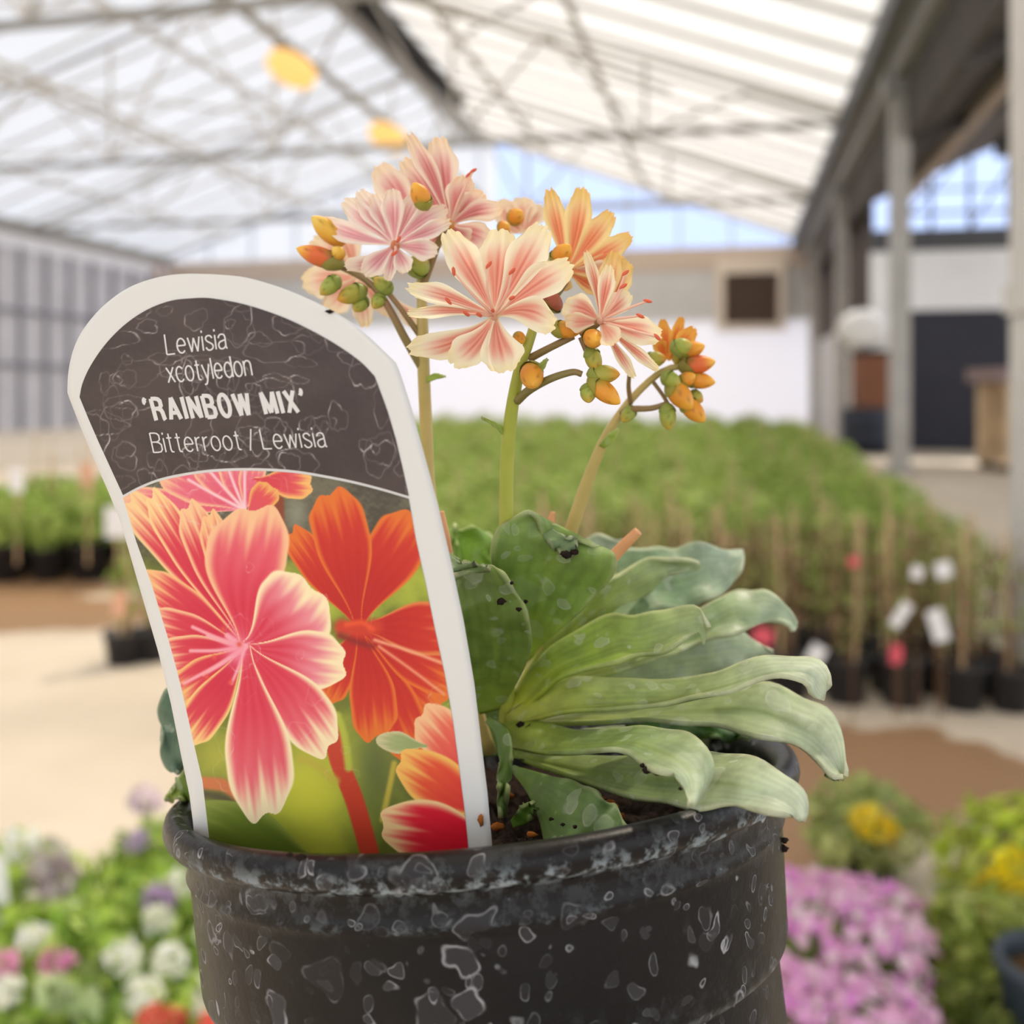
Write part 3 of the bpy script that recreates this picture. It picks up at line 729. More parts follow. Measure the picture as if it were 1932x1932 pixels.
# crumbs of dark soil on the leaves
m_crumb = pbr('soil_crumb', (38, 28, 24), 0.9, 0.15)
for i, (x, y, d, r_) in enumerate([(1068, 1046, .1925, 9), (1084, 1042, .1925, 7), (946, 1135, .187, 8), (979, 1150, .187, 5), (965, 1100, .188, 4), (992, 1135, .1955, 4), (1222, 1452, .1672, 9), (1238, 1458, .1662, 7), (1212, 1444, .168, 5), (1283, 1488, .162, 4), (1040, 1545, .180, 4), (1062, 1556, .178, 4), (1085, 1560, .177, 4), (850, 1088, .186, 5), (983, 1368, .203, 8), (1000, 1372, .202, 7), (1479, 1585, .197, 7), (1478, 1600, .197, 8), (1466, 1742, .197, 8), (1459, 1768, .196, 7), (568, 1618, .1555, 8), (546, 1612, .156, 5), (985, 1590, .178, 9), (1002, 1600, .176, 8), (962, 1594, .18, 7)]):
    crumb('soil_crumb', P(x, y, d), r_ / F * d, i, m_crumb, lew, (1.2, .8, .8))
for i, (x, y, d, r_) in enumerate([(1150, 1520, .188, 14), (1170, 1540, .186, 10), (1130, 1505, .19, 9), (940, 1560, .19, 12), (1005, 1575, .182, 9), (955, 1500, .2, 12)]):
    crumb('bark_chip', P(x, y, d), r_ / F * d, 40 + i, m_bark, lew, (1.2, .6, .7))

# -- stalks
def stalk_mat(name, c1_, c2_):
    m, nt, b, out = new_mat(name)
    tc = nt.nodes.new('ShaderNodeTexCoord'); nz = nt.nodes.new('ShaderNodeTexNoise'); nz.inputs['Scale'].default_value = 70; nz.inputs['Detail'].default_value = 4
    nt.links.new(tc.outputs['Object'], nz.inputs['Vector'])
    rp = nt.nodes.new('ShaderNodeValToRGB'); rp.color_ramp.elements[0].position = .35; rp.color_ramp.elements[1].position = .68
    rp.color_ramp.elements[0].color = (*lin(c1_), 1); rp.color_ramp.elements[1].color = (*lin(c2_), 1)
    nt.links.new(nz.outputs['Fac'], rp.inputs[0]); nt.links.new(rp.outputs[0], b.inputs['Base Color'])
    b.inputs['Roughness'].default_value = 0.4
    b.inputs['Subsurface Weight'].default_value = 0.0
    return m
m_st1 = stalk_mat('green_stalk', (164, 172, 62), (182, 184, 84))
m_st2 = stalk_mat('tan_stalk', (176, 158, 88), (200, 176, 110))
m_br = stalk_mat('brown_branch', (128, 116, 62), (150, 112, 78))
m_org = stalk_mat('orange_stub', (206, 140, 92), (226, 164, 112))
def stalk(name, pts, rpx, mat, k=14):
    s = spline(pts, 34); r = np.interp(np.linspace(0, 1, 34), np.linspace(0, 1, len(rpx)), rpx)
    p3 = [P(*q) for q in s]
    V, Fc = tube_geo(p3, [float(a / F * q[2]) for a, q in zip(r, s)], k)
    return mk(name, V, Fc, mat, lew)
stalk('flower_stalk', [(955, 1420, .209), (957, 1340, .209), (954, 1180, .203), (955, 990, .198), (957, 860, .195), (966, 770, .193), (982, 690, .191), (1000, 640, .190), (1016, 580, .192)], [16, 15, 13, 13, 13, 13, 11, 8], m_st1)
stalk('flower_stalk', [(925, 1420, .214), (890, 1300, .213), (840, 1100, .210), (812, 930, .209), (804, 800, .208), (799, 690, .207), (797, 600, .207), (795, 500, .208)], [12, 11, 10, 11, 12, 12, 9], m_st2)
stalk('flower_stalk', [(960, 1400, .216), (985, 1320, .217), (1040, 1130, .216), (1078, 1000, .215), (1108, 910, .213), (1140, 830, .211), (1172, 778, .210), (1205, 738, .209), (1250, 700, .209), (1290, 690, .209)], [13, 13, 12, 13, 13, 12, 9, 7, 6], m_st2)
for pts, r_ in (([(1000, 676, .191), (1030, 660, .189), (1060, 645, .188), (1082, 634, .188)], [8, 7, 7]),
                ([(976, 756, .192), (1000, 735, .189), (1040, 714, .187), (1080, 702, .187), (1098, 706, .187)], [9, 8, 7, 6]),
                ([(1096, 636, .188), (1104, 655, .188), (1110, 668, .188)], [6, 6]),
                ([(630, 496, .207), (660, 510, .207), (700, 535, .206), (730, 575, .206), (765, 640, .206), (797, 694, .207)], [8, 7, 7, 8, 9]),
                ([(797, 640, .207), (762, 590, .206), (735, 555, .206), (722, 540, .206)], [6, 5]),
                ([(1170, 780, .210), (1192, 772, .208), (1230, 770, .207), (1262, 760, .207)], [7, 6, 5]),
                ([(1188, 700, .2), (1186, 730, .205), (1190, 760, .209)], [4, 5]),
                ([(1232, 720, .209), (1250, 745, .208), (1262, 765, .207)], [4, 4]),
                ([(843, 424, .203), (830, 450, .206), (812, 500, .207), (797, 540, .207)], [6, 7, 8]),
                ([(1076, 500, .198), (1060, 540, .196), (1030, 580, .194), (1012, 620, .191)], [7, 8, 8]),
                ([(1132, 606, .186), (1116, 620, .188), (1096, 634, .188)], [7, 7])):
    stalk('branch', pts, r_, m_br, 10)
for pts, r_ in (([(1150, 1058, .206), (1172, 1034, .206), (1204, 1002, .205)], [12, 11, 9]), ([(1042, 1010, .214), (1040, 985, .214), (1044, 966, .214)], [6, 8, 5]), ([(848, 1060, .2), (840, 1010, .2), (832, 965, .2)], [9, 9, 6])):
    stalk('stalk_stub', pts, r_, m_org, 10)
# little bracts on the stalks
def bract(A, B, d):
    leaf(A, B, [d, d - .002], seed=31, name='bract', base=(150, 172, 70), mid=(160, 186, 70), tip=(176, 200, 90), n=12, m=7, thick=.0005, wave=.0003)
bract([(957, 830), (936, 808), (908, 788)], [(955, 812), (938, 798), (910, 786)], .194)
bract([(1130, 840), (1148, 818), (1166, 808)], [(1140, 846), (1158, 832), (1168, 812)], .208)
bract([(806, 712), (822, 704), (840, 710)], [(806, 722), (822, 716), (840, 712)], .205)
bract([(1004, 700), (1020, 684), (1032, 676)], [(1000, 712), (1022, 702), (1034, 680)], .187)

# -- petals
m_petal = pbr('petal', 'attr', 0.55, 0.25, bump=(500, .12), sheet=0.30)
STY = dict(
    peach=((252, 244, 216), (242, 164, 138), (224, 108, 104), (252, 234, 186)),
    pink=((250, 236, 222), (238, 176, 178), (218, 128, 144), (250, 228, 202)),
    rose=((246, 226, 204), (226, 140, 138), (200, 100, 108), (246, 214, 176)),
    orange=((248, 222, 158), (240, 146, 100), (226, 106, 84), (244, 198, 112)),
    deep=((244, 190, 90), (238, 130, 60), (220, 90, 56), (240, 170, 70)),
    faded=((248, 230, 200), (240, 170, 148), (232, 150, 132), (246, 220, 176)))
def petal(parent, b, t, w, db, dt, style='peach', arch=0.0, bend=0.0, twist=0.0, cup=-.0012, n=26, m=15, seed=0, notch=.030, narrow=.16):
    cr, pk, vn, tp = [np.array(c, float) for c in STY[style]]
    r = np.random.default_rng(seed)
    b = np.array(b, float); t_ = np.array(t, float); ax = t_ - b; Lp = np.linalg.norm(ax); ax /= Lp; nx = np.array([-ax[1], ax[0]])
    s = np.linspace(0, 1, n)[:, None]; u = np.linspace(-1, 1, m)[None, :]
    nt_ = notch * (0.5 * np.cos(u * 9 + r.random() * 6) + .5 * np.cos(u * 17 + r.random() * 6)) - notch * .5 * np.exp(-(u / .14) ** 2)
    along = s * (1 - 0.15 * np.abs(u) ** 3.2 * sm(.3, 1, s) + nt_ * sm(.75, 1, s))
    f = narrow + (1 - narrow) * sm(0, .74, s) - .26 * sm(.80, 1.0, s)
    wob = 1 + .05 * np.sin(s * 9 + r.random() * 6) * np.sign(u)
    off = u * f * w / 2 * wob + bend * np.sin(math.pi * s * .95)
    px = b[0] + ax[0] * along * Lp + nx[0] * off; py = b[1] + ax[1] * along * Lp + nx[1] * off
    d = db + (dt - db) * s - arch * np.sin(math.pi * s) + cup * (w / 60) * f * (u ** 2) + twist * u * f
    d = d + .00025 * np.cos(u * 12) * sm(.1, .5, s)
    V = np.stack([(px - 966) / F * d, d + 0 * px, HC - (py - HY) / F * d], -1).reshape(-1, 3)
    S = np.broadcast_to(s, (n, m)).ravel(); U = np.broadcast_to(u, (n, m)).ravel(); aU = np.abs(U)
    edge = mixc(cr, tp, sm(.75, 1, S) * .8)
    inner = (1 - sm(.30, .84, aU)) * (1 - sm(.50, .97, S + .14 * aU)) * sm(.0, .16, S)
    c = mixc(edge, pk, inner * .80)
    vein = np.zeros_like(S)
    for q in (0.0, .27, -.27, .52, -.52):
        vein = np.maximum(vein, np.exp(-((U - q * (1 - .2 * S)) / .055) ** 2) * (1 - .35 * (abs(q) > .3)))
    c = mixc(c, vn, vein * (1 - sm(.55, .9, S)) * sm(.05, .25, S) * .75 * (1 - sm(.7, .95, aU)))
    c = mixc(c, cr, (1 - sm(.0, .14, S)) * .5)
    return mk('petal', V, grid_faces(n, m), m_petal, parent, col=linnp(c))
m_anther = pbr('anther', (214, 96, 66), 0.6)
m_fil = pbr('filament', (246, 206, 184), 0.5, sheet=.3)
def stamen(parent, p0, p1, d0, d1, bow=4, tipc=True):
    q = [(p0[0], p0[1], d0), ((p0[0] + p1[0]) / 2 + bow, (p0[1] + p1[1]) / 2, (d0 + d1) / 2 - .001), (p1[0], p1[1], d1)]
    s = spline(q, 12); p3 = [P(*v) for v in s]
    V, Fc = tube_geo(p3, [3.2 / F * d0, 2.0 / F * d0], 6)
    o = mk('stamen', V, Fc, m_fil, parent)
    if tipc:
        a = p3[-1]; dr = (p3[-1] - p3[-3]).normalized(); sd = Vector((dr.z, 0, -dr.x)) * .5 + dr * .8
        V, Fc = lathe([(1e-5, -.0009), (.0003, -.0005), (.00034, 0), (.0003, .0005), (1e-5, .0009)], 8, a, sd)
        o2 = mk('anther', V, Fc, m_anther, parent)
def flower(label, c, d, petals, style='peach', core=9, corecol=None, stam=()):
    f = bpy.data.objects.new('flower', None); f.empty_display_size = .01; C.objects.link(f); f.parent = lew
    f.location = P(c[0], c[1], d) - wloc(lew); f['label'] = label
    for i, q in enumerate(petals):
        t, w = q[0], q[1]; fw = q[2] if len(q) > 2 else -.004
        kw = q[3] if len(q) > 3 else {}
        kw = dict(kw); st = kw.pop('style', style); bo = kw.pop('b', c); d0 = kw.pop('d0', d + .0006 * (i % 2))
        petal(f, bo, t, w, d0, d + fw, st, seed=int(abs(t[0]) * 7 + abs(t[1])), **kw)
    if core:
        V, Fc = lathe([(1e-5, -.002), (core / F * d, -.0012), (core / F * d * 1.05, 0), (core / F * d * .6, .0012), (1e-5, .0016)], 12, P(c[0], c[1], d - .0012), (0, -1, .3))
        mk('flower_center', V, Fc, corecol or m_fil, f)
    for q in stam:
        stamen(f, q[0] if len(q) > 3 else c, q[-3] if len(q) > 3 else q[0], d - .001, d - q[-2], q[-1])
    return f
m_yc = pbr('yellow_center', (216, 150, 70), .6)
# far blooms first
flower('faded flower seen from behind, low in the cluster', (676, 522), .222, [((588, 452), 62, .002), ((570, 533), 66, .002), ((616, 586), 60, 0), ((690, 618), 40, -.002), ((640, 430), 60, .004), ((790, 616), 34, -.002, dict(b=(740, 560))), ((738, 596), 34, 0)], 'faded', core=0)
flower('faded flower peeping over the back of the cluster', (985, 440), .226, [((938, 380), 52, .002), ((985, 372), 60, .002), ((1024, 388), 40, .002), ((958, 420), 40, 0), ((700, 312), 4, 0)][:4], 'faded', core=0)
flower('tall rose striped flower at the top of the cluster', (850, 424), .205, [
    ((712, 312), 66, .010, dict(b=(790, 420))), ((760, 300), 54, .008), ((771, 252), 38, .002, dict(bend=6)), ((826, 258), 62, .004), ((879, 332), 58, 0), ((912, 362), 46, -.002), ((948, 392), 46, -.005, dict(bend=-10, cup=.002)), ((926, 456), 58, .002), ((880, 462), 52, .001), ((800, 470), 40, .004)], 'rose', core=7, corecol=m_yc,
    stam=[((893, 322), .002, -4), ((884, 330), .001, 4)])
flower('pink striped flower turned to the side', (745, 462), .202, [
    ((604, 416), 42, .003, dict(bend=-6)), ((648, 378), 48, .002), ((676, 360), 46, .002), ((704, 366), 40, .001), ((740, 356), 46, 0), ((786, 366), 44, .001), ((843, 392), 46, 0, dict(bend=-8)), ((850, 418), 34, -.003), ((826, 474), 44, -.002), ((650, 502), 36, -.006, dict(bend=-14)), ((686, 518), 46, -.006), ((731, 530), 26, -.006), ((768, 514), 38, -.005)], 'pink', core=8, corecol=pbr('amber_center', (206, 134, 92), .6), stam=[((744, 478), .004, 2), ((752, 452), .004, 3)])
flower('orange edged flower behind the front bloom', (1070, 512), .199, [
    ((1036, 356), 42, .004), ((1098, 353), 52, .003, dict(bend=4)), ((1155, 400), 50, .001), ((1192, 444), 44, .001, dict(bend=4)), ((1183, 498), 60, .003), ((1160, 520), 52, .001, dict(style='faded')), ((1060, 548), 36, -.001), ((1136, 552), 34, -.001)], 'orange', core=0)
flower('side bloom opening towards the pale wall', (1132, 606), .187, [
    ((1186, 494), 46, .007, dict(style='orange')), ((1160, 474), 44, .006, dict(style='orange')), ((1188, 552), 44, .003), ((1105, 474), 24, .003, dict(bend=6)), ((1150, 500), 34, .001), ((1062, 578), 60, -.002, dict(bend=10)), ((1066, 606), 40, -.003, dict(style='faded', bend=-2)), ((1248, 634), 56, -.003), ((1162, 648), 46, -.008, dict(style='faded')), ((1197, 713), 24, -.004, dict(b=(1138, 618))), ((1243, 699), 24, -.003, dict(b=(1142, 616)))], 'peach', core=6,
    stam=[((1222, 568), .004, -6), ((1208, 596), .004, -4), ((1240, 636), .006, 0), ((1180, 515), .003, 6), ((1176, 540), .004, 4)])
flower('half open orange flower on the third stalk', (1262, 680), .211, [((1250, 602), 26, .002), ((1287, 598), 24, .002), ((1310, 618), 36, 0), ((1236, 640), 28, 0), ((1290, 640), 30, -.002)], 'deep', core=0)
flower('open peach flower with red stripes at the front', (933, 596), .183, [
    ((944, 432), 84, .001, dict(cup=.001)), ((842, 436), 66, -.001, dict(bend=2)), ((1026, 424), 76, .0005), ((1078, 496), 70, -.001, dict(bend=-4)), ((768, 541), 42, -.002, dict(bend=7, twist=.0012)), ((768, 592), 26, -.004, dict(bend=8, twist=.002)), ((770, 660), 56, -.006, dict(bend=-18)), ((1048, 614), 66, -.006, dict(bend=-20)), ((852, 688), 66, -.006, dict(bend=-8)), ((955, 702), 84, -.006, dict(bend=2))], 'peach', core=6,
    stam=[((856, 512), .006, -4), ((880, 592), .008, 0), ((904, 594), .007, 0), ((966, 512), .006, 6), ((966, 562), .008, 4), ((922, 500), .004, -8), ((930, 586), .009, 2), ((846, 568), .005, 0)])

# -- buds
m_bud = pbr('bud', 'attr', .45, .4, bump=(350, .15), sheet=.12)
BC = dict(orange=((168, 150, 56), (234, 156, 52), (246, 182, 66)), red=((150, 124, 60), (230, 110, 58), (248, 190, 76)), green=((142, 160, 70), (166, 176, 78), (206, 176, 76)), yellow=((226, 160, 60), (236, 184, 70), (242, 204, 100)), olive=((148, 156, 68), (176, 170, 70), (224, 160, 62)), brown=((120, 130, 60), (176, 98, 76), (190, 110, 86)))
def bud(p0, p1, wpx, d, style, d1=None, calyx=True, label=None):
    """p0 = where it sits on its stem, p1 = its tip"""
    A_, B_ = P(p0[0], p0[1], d), P(p1[0], p1[1], d1 if d1 else d - .001)
    ax = B_ - A_; Ln = ax.length; R_ = wpx / 2 / F * d
    prof = [(.02, 0), (.45, .04), (.78, .16), (.97, .34), (1, .5), (.88, .68), (.6, .84), (.28, .95), (.02, 1)]
    n, k = 18, 18
    ps_ = spline(prof, n)
    V, Fc = lathe([(r * R_, h * Ln) for r, h in ps_], k, A_, ax)
    S = np.repeat(ps_[:, 1], k); T = np.tile(np.arange(k) / k * 2 * math.pi, n)
    c0, c1, c2 = BC[style]
    col = mixc(mixc(c0, c1, sm(.15, .5, S + .10 * np.sin(3 * T))), c2, sm(.6, .98, S))
    col = mixc(col, np.array(c1) * .72, np.exp(-(np.sin(1.5 * T + 2 * S) / .12) ** 2) * sm(.3, .5, S) * .7)
    o = mk('bud', V, Fc, m_bud, lew, col=linnp(col))
    if label: o['label'] = label
    if calyx:
        V, Fc = lathe([(.12 * R_, -.06 * Ln), (.6 * R_, .02 * Ln), (.86 * R_, .12 * Ln), (1.04 * R_, .24 * Ln), (1.05 * R_, .30 * Ln)], 14, A_, ax)
        V = [v + ax * (.10 * math.cos(2 * (i % 14) / 14 * 2 * math.pi)) * (1 if i >= 56 else 0) for i, v in enumerate(V)]
        mk('calyx', V, Fc, m_bud, o, col=np.tile(linnp(mixc(np.array(c0), (150, 160, 78), np.array(.5))), (len(V), 1)))
for q in [((646, 500), (559, 468), 38, .205, 'red', .203), ((650, 462), (588, 408), 40, .207, 'yellow', .204, False), ((648, 488), (628, 466), 26, .204, 'yellow', .203, False), ((806, 394), (780, 344), 36, .198, 'orange', .196), ((640, 524), (604, 556), 32, .204, 'green', .203),
          ((690, 545), (636, 566), 36, .206, 'olive', .204), ((738, 552), (706, 524), 30, .206, 'green', .205), ((722, 556), (704, 582), 26, .206, 'green', .205), ((690, 560), (668, 588), 30, .207, 'green', .206), ((780, 520), (800, 480), 44, .206, 'green', .204), ((700, 520), (706, 545), 28, .208, 'green', .207),
          ((1002, 692), (1005, 728), 44, .1895, 'orange', .183), ((1112, 634), (1126, 644), 36, .187, 'orange', .181), ((1040, 620), (1098, 624), 34, .187, 'orange', .186), ((1112, 656), (1128, 702), 32, .187, 'olive', .186), ((1110, 706), (1170, 706), 36, .187, 'olive', .185),
          ((1108, 726), (1111, 760), 30, .187, 'green', .185), ((1112, 716), (1170, 762), 38, .1865, 'orange', .184), ((1044, 496), (1076, 462), 36, .193, 'orange', .190), ((972, 628), (988, 648), 24, .189, 'orange', .188, False), ((1030, 584), (1050, 552), 50, .195, 'brown', .194), ((940, 436), (962, 424), 30, .208, 'orange', .207, False), ((960, 420), (986, 398), 34, .212, 'orange', .21, False),
          ((1280, 668), (1330, 652), 32, .210, 'orange', .208), ((1282, 694), (1350, 682), 36, .209, 'red', .207), ((1290, 714), (1350, 722), 32, .209, 'orange', .207), ((1282, 724), (1312, 706), 28, .207, 'orange', .206), ((1262, 722), (1306, 772), 42, .207, 'orange', .204), ((1286, 752), (1330, 796), 36, .207, 'orange', .205),
          ((1258, 762), (1262, 812), 32, .207, 'green', .206), ((1250, 706), (1284, 730), 32, .206, 'green', .205), ((1300, 742), (1326, 758), 28, .209, 'olive', .208), ((1216, 680), (1258, 676), 30, .208, 'olive', .207), ((1196, 768), (1174, 796), 26, .209, 'green', .208), ((1266, 660), (1306, 648), 34, .206, 'green', .205), ((1288, 640), (1276, 690), 34, .212, 'green', .211)]:
    bud(*q)
# ================================================================== the printed plant label
_q = np.array([[390, 1580, 1], [930, 1610, 1], [127, 742, 1]], float)
_k = np.linalg.solve(_q, 1 / np.array([.186, .1685, .180]))
def dtag(px, py):
    q = _k[0] * px + _k[1] * py + _k[2]
    # gentle bow across the card
    u = (px - (660 - (1600 - py) * .25)) / 300
    return 1 / q + .0022 * np.clip(u, -1.3, 1.3) ** 2 - .001
def Pt(px, py, lift=0.0):
    px = np.asarray(px, float); py = np.asarray(py, float)
    d = dtag(px, py) - lift
    return np.stack([(px - 966) / F * d, d, HC - (py - HY) / F * d], -1)
root_p = Pt(700, 1640)
label_t = thing('plant_label', tuple(root_p), 'white arched plant label with red flower picture stuck in the black pot', 'plant label')

def chain_grid(Lc, Rc, n, m):
    A, B = polyres(Lc, n), polyres(Rc, n)
    u = np.linspace(0, 1, m)
    px = A[:, None, 0] * (1 - u) + B[:, None, 0] * u; py = A[:, None, 1] * (1 - u) + B[:, None, 1] * u
    return px, py
ARCH_L = [(127, 742), (129, 700), (140, 655), (160, 617), (195, 577), (240, 544), (290, 525), (340, 517), (395, 517)]
ARCH_R = [(748, 685), (718, 656), (690, 630), (655, 603), (610, 577), (560, 554), (510, 536), (455, 522), (396, 517)]
OUT_L = [(374, 1660), (364, 1551), (357, 1498), (343, 1432), (323, 1330), (298, 1228), (262, 1105), (228, 987), (204, 927), (182, 877), (154, 811), (134, 760)] + list(map(tuple, spline(ARCH_L, 40)))
OUT_R = [(936, 1660), (930, 1612), (920, 1498), (909, 1408), (895, 1289), (875, 1171), (854, 1072), (826, 950), (801, 858), (776, 768), (758, 712)] + list(map(tuple, spline(ARCH_R, 40)))
m_card = pbr('white_label_plastic', (224, 223, 220), .38, .4, bump=(300, .03))
px, py = chain_grid(OUT_L, OUT_R, 120, 40)
V0 = Pt(px, py).reshape(-1, 3)
V1 = Pt(px, py, -.0006).reshape(-1, 3)
n0 = len(V0); gf = grid_faces(120, 40)
loop = [j for j in range(40)] + [i * 40 + 39 for i in range(1, 120)] + [119 * 40 + j for j in range(38, -1, -1)] + [i * 40 for i in range(118, 0, -1)]
side = np.array([(loop[i], loop[i - 1], loop[i - 1] + n0, loop[i] + n0) for i in range(len(loop))])
mk('card', np.vstack([V0, V1]), np.vstack([gf, gf[:, ::-1] + n0, side]), m_card, label_t, smooth=False)

# dried droplet outlines, shared by both printed panels
_r = np.random.default_rng(11)
BL = []
for i in range(150):
    x, y = _r.uniform(150, 860), _r.uniform(560, 960 if i < 105 else 1560)
    BL.append((x, y, _r.uniform(8, 34) if i < 105 else _r.uniform(6, 26), _r.uniform(.6, 1.4), _r.random(6) * 6.28, _r.uniform(.35, 1.0)))
def drops(px, py):
    a = np.zeros(px.shape)
    for x, y, R, asp, ph, inten in BL:
        k = np.where((np.abs(px - x) < R * 2.2) & (np.abs(py - y) < R * 2.2))
        if not len(k[0]): continue
        dx, dy = (px[k] - x) * asp, (py[k] - y) / asp
        th = np.arctan2(dy, dx)
        rr = R * (1 + .18 * np.sin(2 * th + ph[0]) + .12 * np.sin(3 * th + ph[1]) + .06 * np.sin(7 * th + ph[2]))
        q = np.exp(-((np.hypot(dx, dy) - rr) / 1.35) ** 2) * (.34 + .66 * np.clip(np.sin(th * 1.0 + ph[3]) * .7 + .5 * np.sin(4 * th + ph[4]), 0, 1) ** 1.5) * inten
        a[k] = np.maximum(a[k], q)
    return a
def fbm(px, py, sc_, seed):
    r = np.random.default_rng(seed); v = 0
    for i in range(7):
        a, b_ = r.normal(size=2) / sc_ * (1.5 ** i); v = v + np.sin(px * a + py * b_ + r.random() * 6.28 + 1.3 * np.sin(py * a * .7 - px * b_ * .8)) / (1.3 ** i)
    return v / 4
def qpetal(col, px, py, b, t, w, edge, inner, deep, bend=0, el=.62, scal=.03, tipf=.78, base=None):
    """paint one printed petal over col"""
    b = np.array(b, float); t = np.array(t, float); ax = t - b; Lp = np.linalg.norm(ax); ax /= Lp
    rx, ry = px - b[0], py - b[1]
    s = (rx * ax[0] + ry * ax[1]) / Lp; c = -rx * ax[1] + ry * ax[0]
    c = c - bend * np.sin(math.pi * np.clip(s, 0, 1))
    hw0 = w / 2 * (.14 + .86 * sm(0, .62, s))
    u0 = np.abs(c) / hw0
    s2 = s + scal * np.cos(c / hw0 * 8.0) * .6 + scal * .8 * np.cos(c / hw0 * 3 + 1)
    cap = np.sqrt(np.clip(1 - (np.clip(s2 - tipf, 0, None) / (1.0 - tipf)) ** 2, 0, 1))
    u = np.abs(c) / np.maximum(hw0 * cap, 1e-3)
    mask = (1 - sm(.96, 1.03, u)) * (s2 > -.01) * (s2 < 1)
    inn = (1 - sm(el - .06, .97, u)) * (1 - sm(.66, .97, s2 + .05 * np.cos(c / hw0 * 13) + .03 * np.cos(c / hw0 * 29)))
    streak = .5 + .5 * np.sin(c / hw0 * 15 + 2.0 * np.sin(s * 5))
    ic = mixc(inner, deep, (1 - sm(.25, .8, s)) * .75 + .25 * streak * (1 - s * .5))
    pc = mixc(edge, ic, inn)
    if base is not None: pc = mixc(pc, base, (1 - sm(.0, .22, s)) * .8)
    return mixc(col, pc, mask)
def Q(x, y): return (200 + .40884 * x, 860 + .40884 * y)
CRM, PNK, RED = (250, 226, 178), (232, 112, 126), (214, 44, 72)
ORE, OIN, ODP = (228, 116, 44), (206, 52, 38), (188, 30, 30)
def paint_photo(px, py):
    X, Y = (px - 200) / .40884, (py - 860) / .40884       # picture's own grid
    n = fbm(px, py, 95, 5); n2 = fbm(px, py, 28, 9)
    g = mixc((98, 108, 40), (168, 178, 62), sm(-.6, .7, n + .25 * n2))
    g = mixc(g, (206, 204, 66), np.exp(-(((X - 930) / 230) ** 2 + ((Y - 1560) / 330) ** 2)) * .95)
    g = mixc(g, (176, 176, 66), np.exp(-(((X - 520) / 150) ** 2 + ((Y - 1380) / 120) ** 2)) * .9)
    g = mixc(g, (74, 92, 26), np.exp(-(((X - 640) / 260) ** 2 + ((Y - 1780) / 110) ** 2)) * .75)
    g = mixc(g, (92, 104, 56), np.exp(-(((X - 1240) / 110) ** 2 + ((Y - 1420) / 330) ** 2)) * .85)
    g = mixc(g, (82, 78, 54), np.exp(-(((X - 1480) / 170) ** 2 + ((Y - 1460) / 150) ** 2)) * .85)
    dk = sm(560, 380, Y)
    g = mixc(g, mixc((78, 72, 62), (112, 108, 88), sm(-.5, .6, n2)), dk)
    g = mixc(g, (150, 152, 130), np.exp(-(((X - 880) / 60) ** 2 + ((Y - 270) / 90) ** 2)) * .8)
    c = g
    def line(c, pts, w, col, soft=4):
        s = spline([Q(*p) for p in pts], 30); d = np.full(px.shape, 1e9)
        for i in range(len(s) - 1):
            a, b_ = s[i], s[i + 1]; e = b_ - a; L2 = (e ** 2).sum()
            t = np.clip(((px - a[0]) * e[0] + (py - a[1]) * e[1]) / L2, 0, 1)
            d = np.minimum(d, np.hypot(px - a[0] - e[0] * t, py - a[1] - e[1] * t))
        w = w * .40884 / 2
        return mixc(c, col, 1 - sm(w - soft / 2, w + soft / 2, d))
    def pet(c, b, t, w, e, i, d, **k):
        if 'bend' in k: k['bend'] *= .40884
        return qpetal(c, px, py, Q(*b), Q(*t), w * .40884, e, i, d, **k)
    # leaf shapes and stems
    c = line(c, [(440, 1510), (560, 1530), (660, 1640)], 60, (206, 118, 70), 10)
    c = line(c, [(450, 1560), (540, 1580), (600, 1620)], 40, (84, 80, 52), 14)
    c = pet(c, (1000, 1900), (380, 1640), 300, (132, 146, 60), (110, 128, 44), (92, 112, 34), tipf=.4, scal=0)
    c = line(c, [(1040, 1260), (1080, 1420), (1150, 1600), (1230, 1880)], 86, (198, 66, 44), 6)
    c = line(c, [(1060, 1500), (960, 1420), (900, 1400)], 34, (190, 176, 66), 16)
    c = line(c, [(1120, 1440), (1100, 1300), (1070, 1200)], 34, (180, 186, 70), 10)
    c = line(c, [(1330, 1420), (1310, 1520), (1275, 1680)], 26, (190, 170, 70), 8)
    c = line(c, [(790, 200), (800, 330), (860, 420)], 60, (138, 66, 44), 10)
    # pink flower cut off at the top
    T = (640, 250)
    for t, w in (((60, 190), 120), ((250, 60), 170), ((420, 20), 130), ((560, 10), 120), ((690, 20), 120)):
        c = pet(c, T, t, w, (246, 190, 150), (232, 110, 130), (226, 90, 116), base=(244, 178, 196), scal=0, el=.7)
    for t in ((380, 110), (470, 60), (560, 50), (640, 40)): c = line(c, [T, ((T[0] + t[0]) / 2, (T[1] + t[1]) / 2 + 4), t], 12, (250, 206, 212), 5)
    c = pet(c, (690, 110), (952, 130), 150, (246, 190, 110), (226, 86, 90), (214, 60, 76))
    c = pet(c, (650, 270), (770, 140), 130, (240, 176, 96), (226, 84, 84), (222, 80, 96))
    # orange red flower
    O = (1165, 790)
    for t, w, k in (((850, 340), 150, {}), ((1000, 1140), 170, {}), ((1560, 1160), 230, dict(edge=1)), ((1440, 1400), 230, {}), ((1640, 1050), 220, dict(bend=10)), ((1640, 800), 250, {}), ((1440, 260), 270, dict(bend=-16)), ((1030, 160), 260, dict(bend=14)), ((1250, 1310), 215, dict(bend=-14))):
        k = dict(k); k.pop('edge', 0)
        c = pet(c, O, t, w, ORE if w != 250 else (226, 130, 70), OIN, ODP, el=.82, **k)
    c = line(c, [(1240, 850), (1400, 900), (1560, 960)], 14, (240, 168, 130), 8)
    c = line(c, [(1260, 880), (1400, 980), (1560, 1100)], 12, (240, 160, 120), 8)
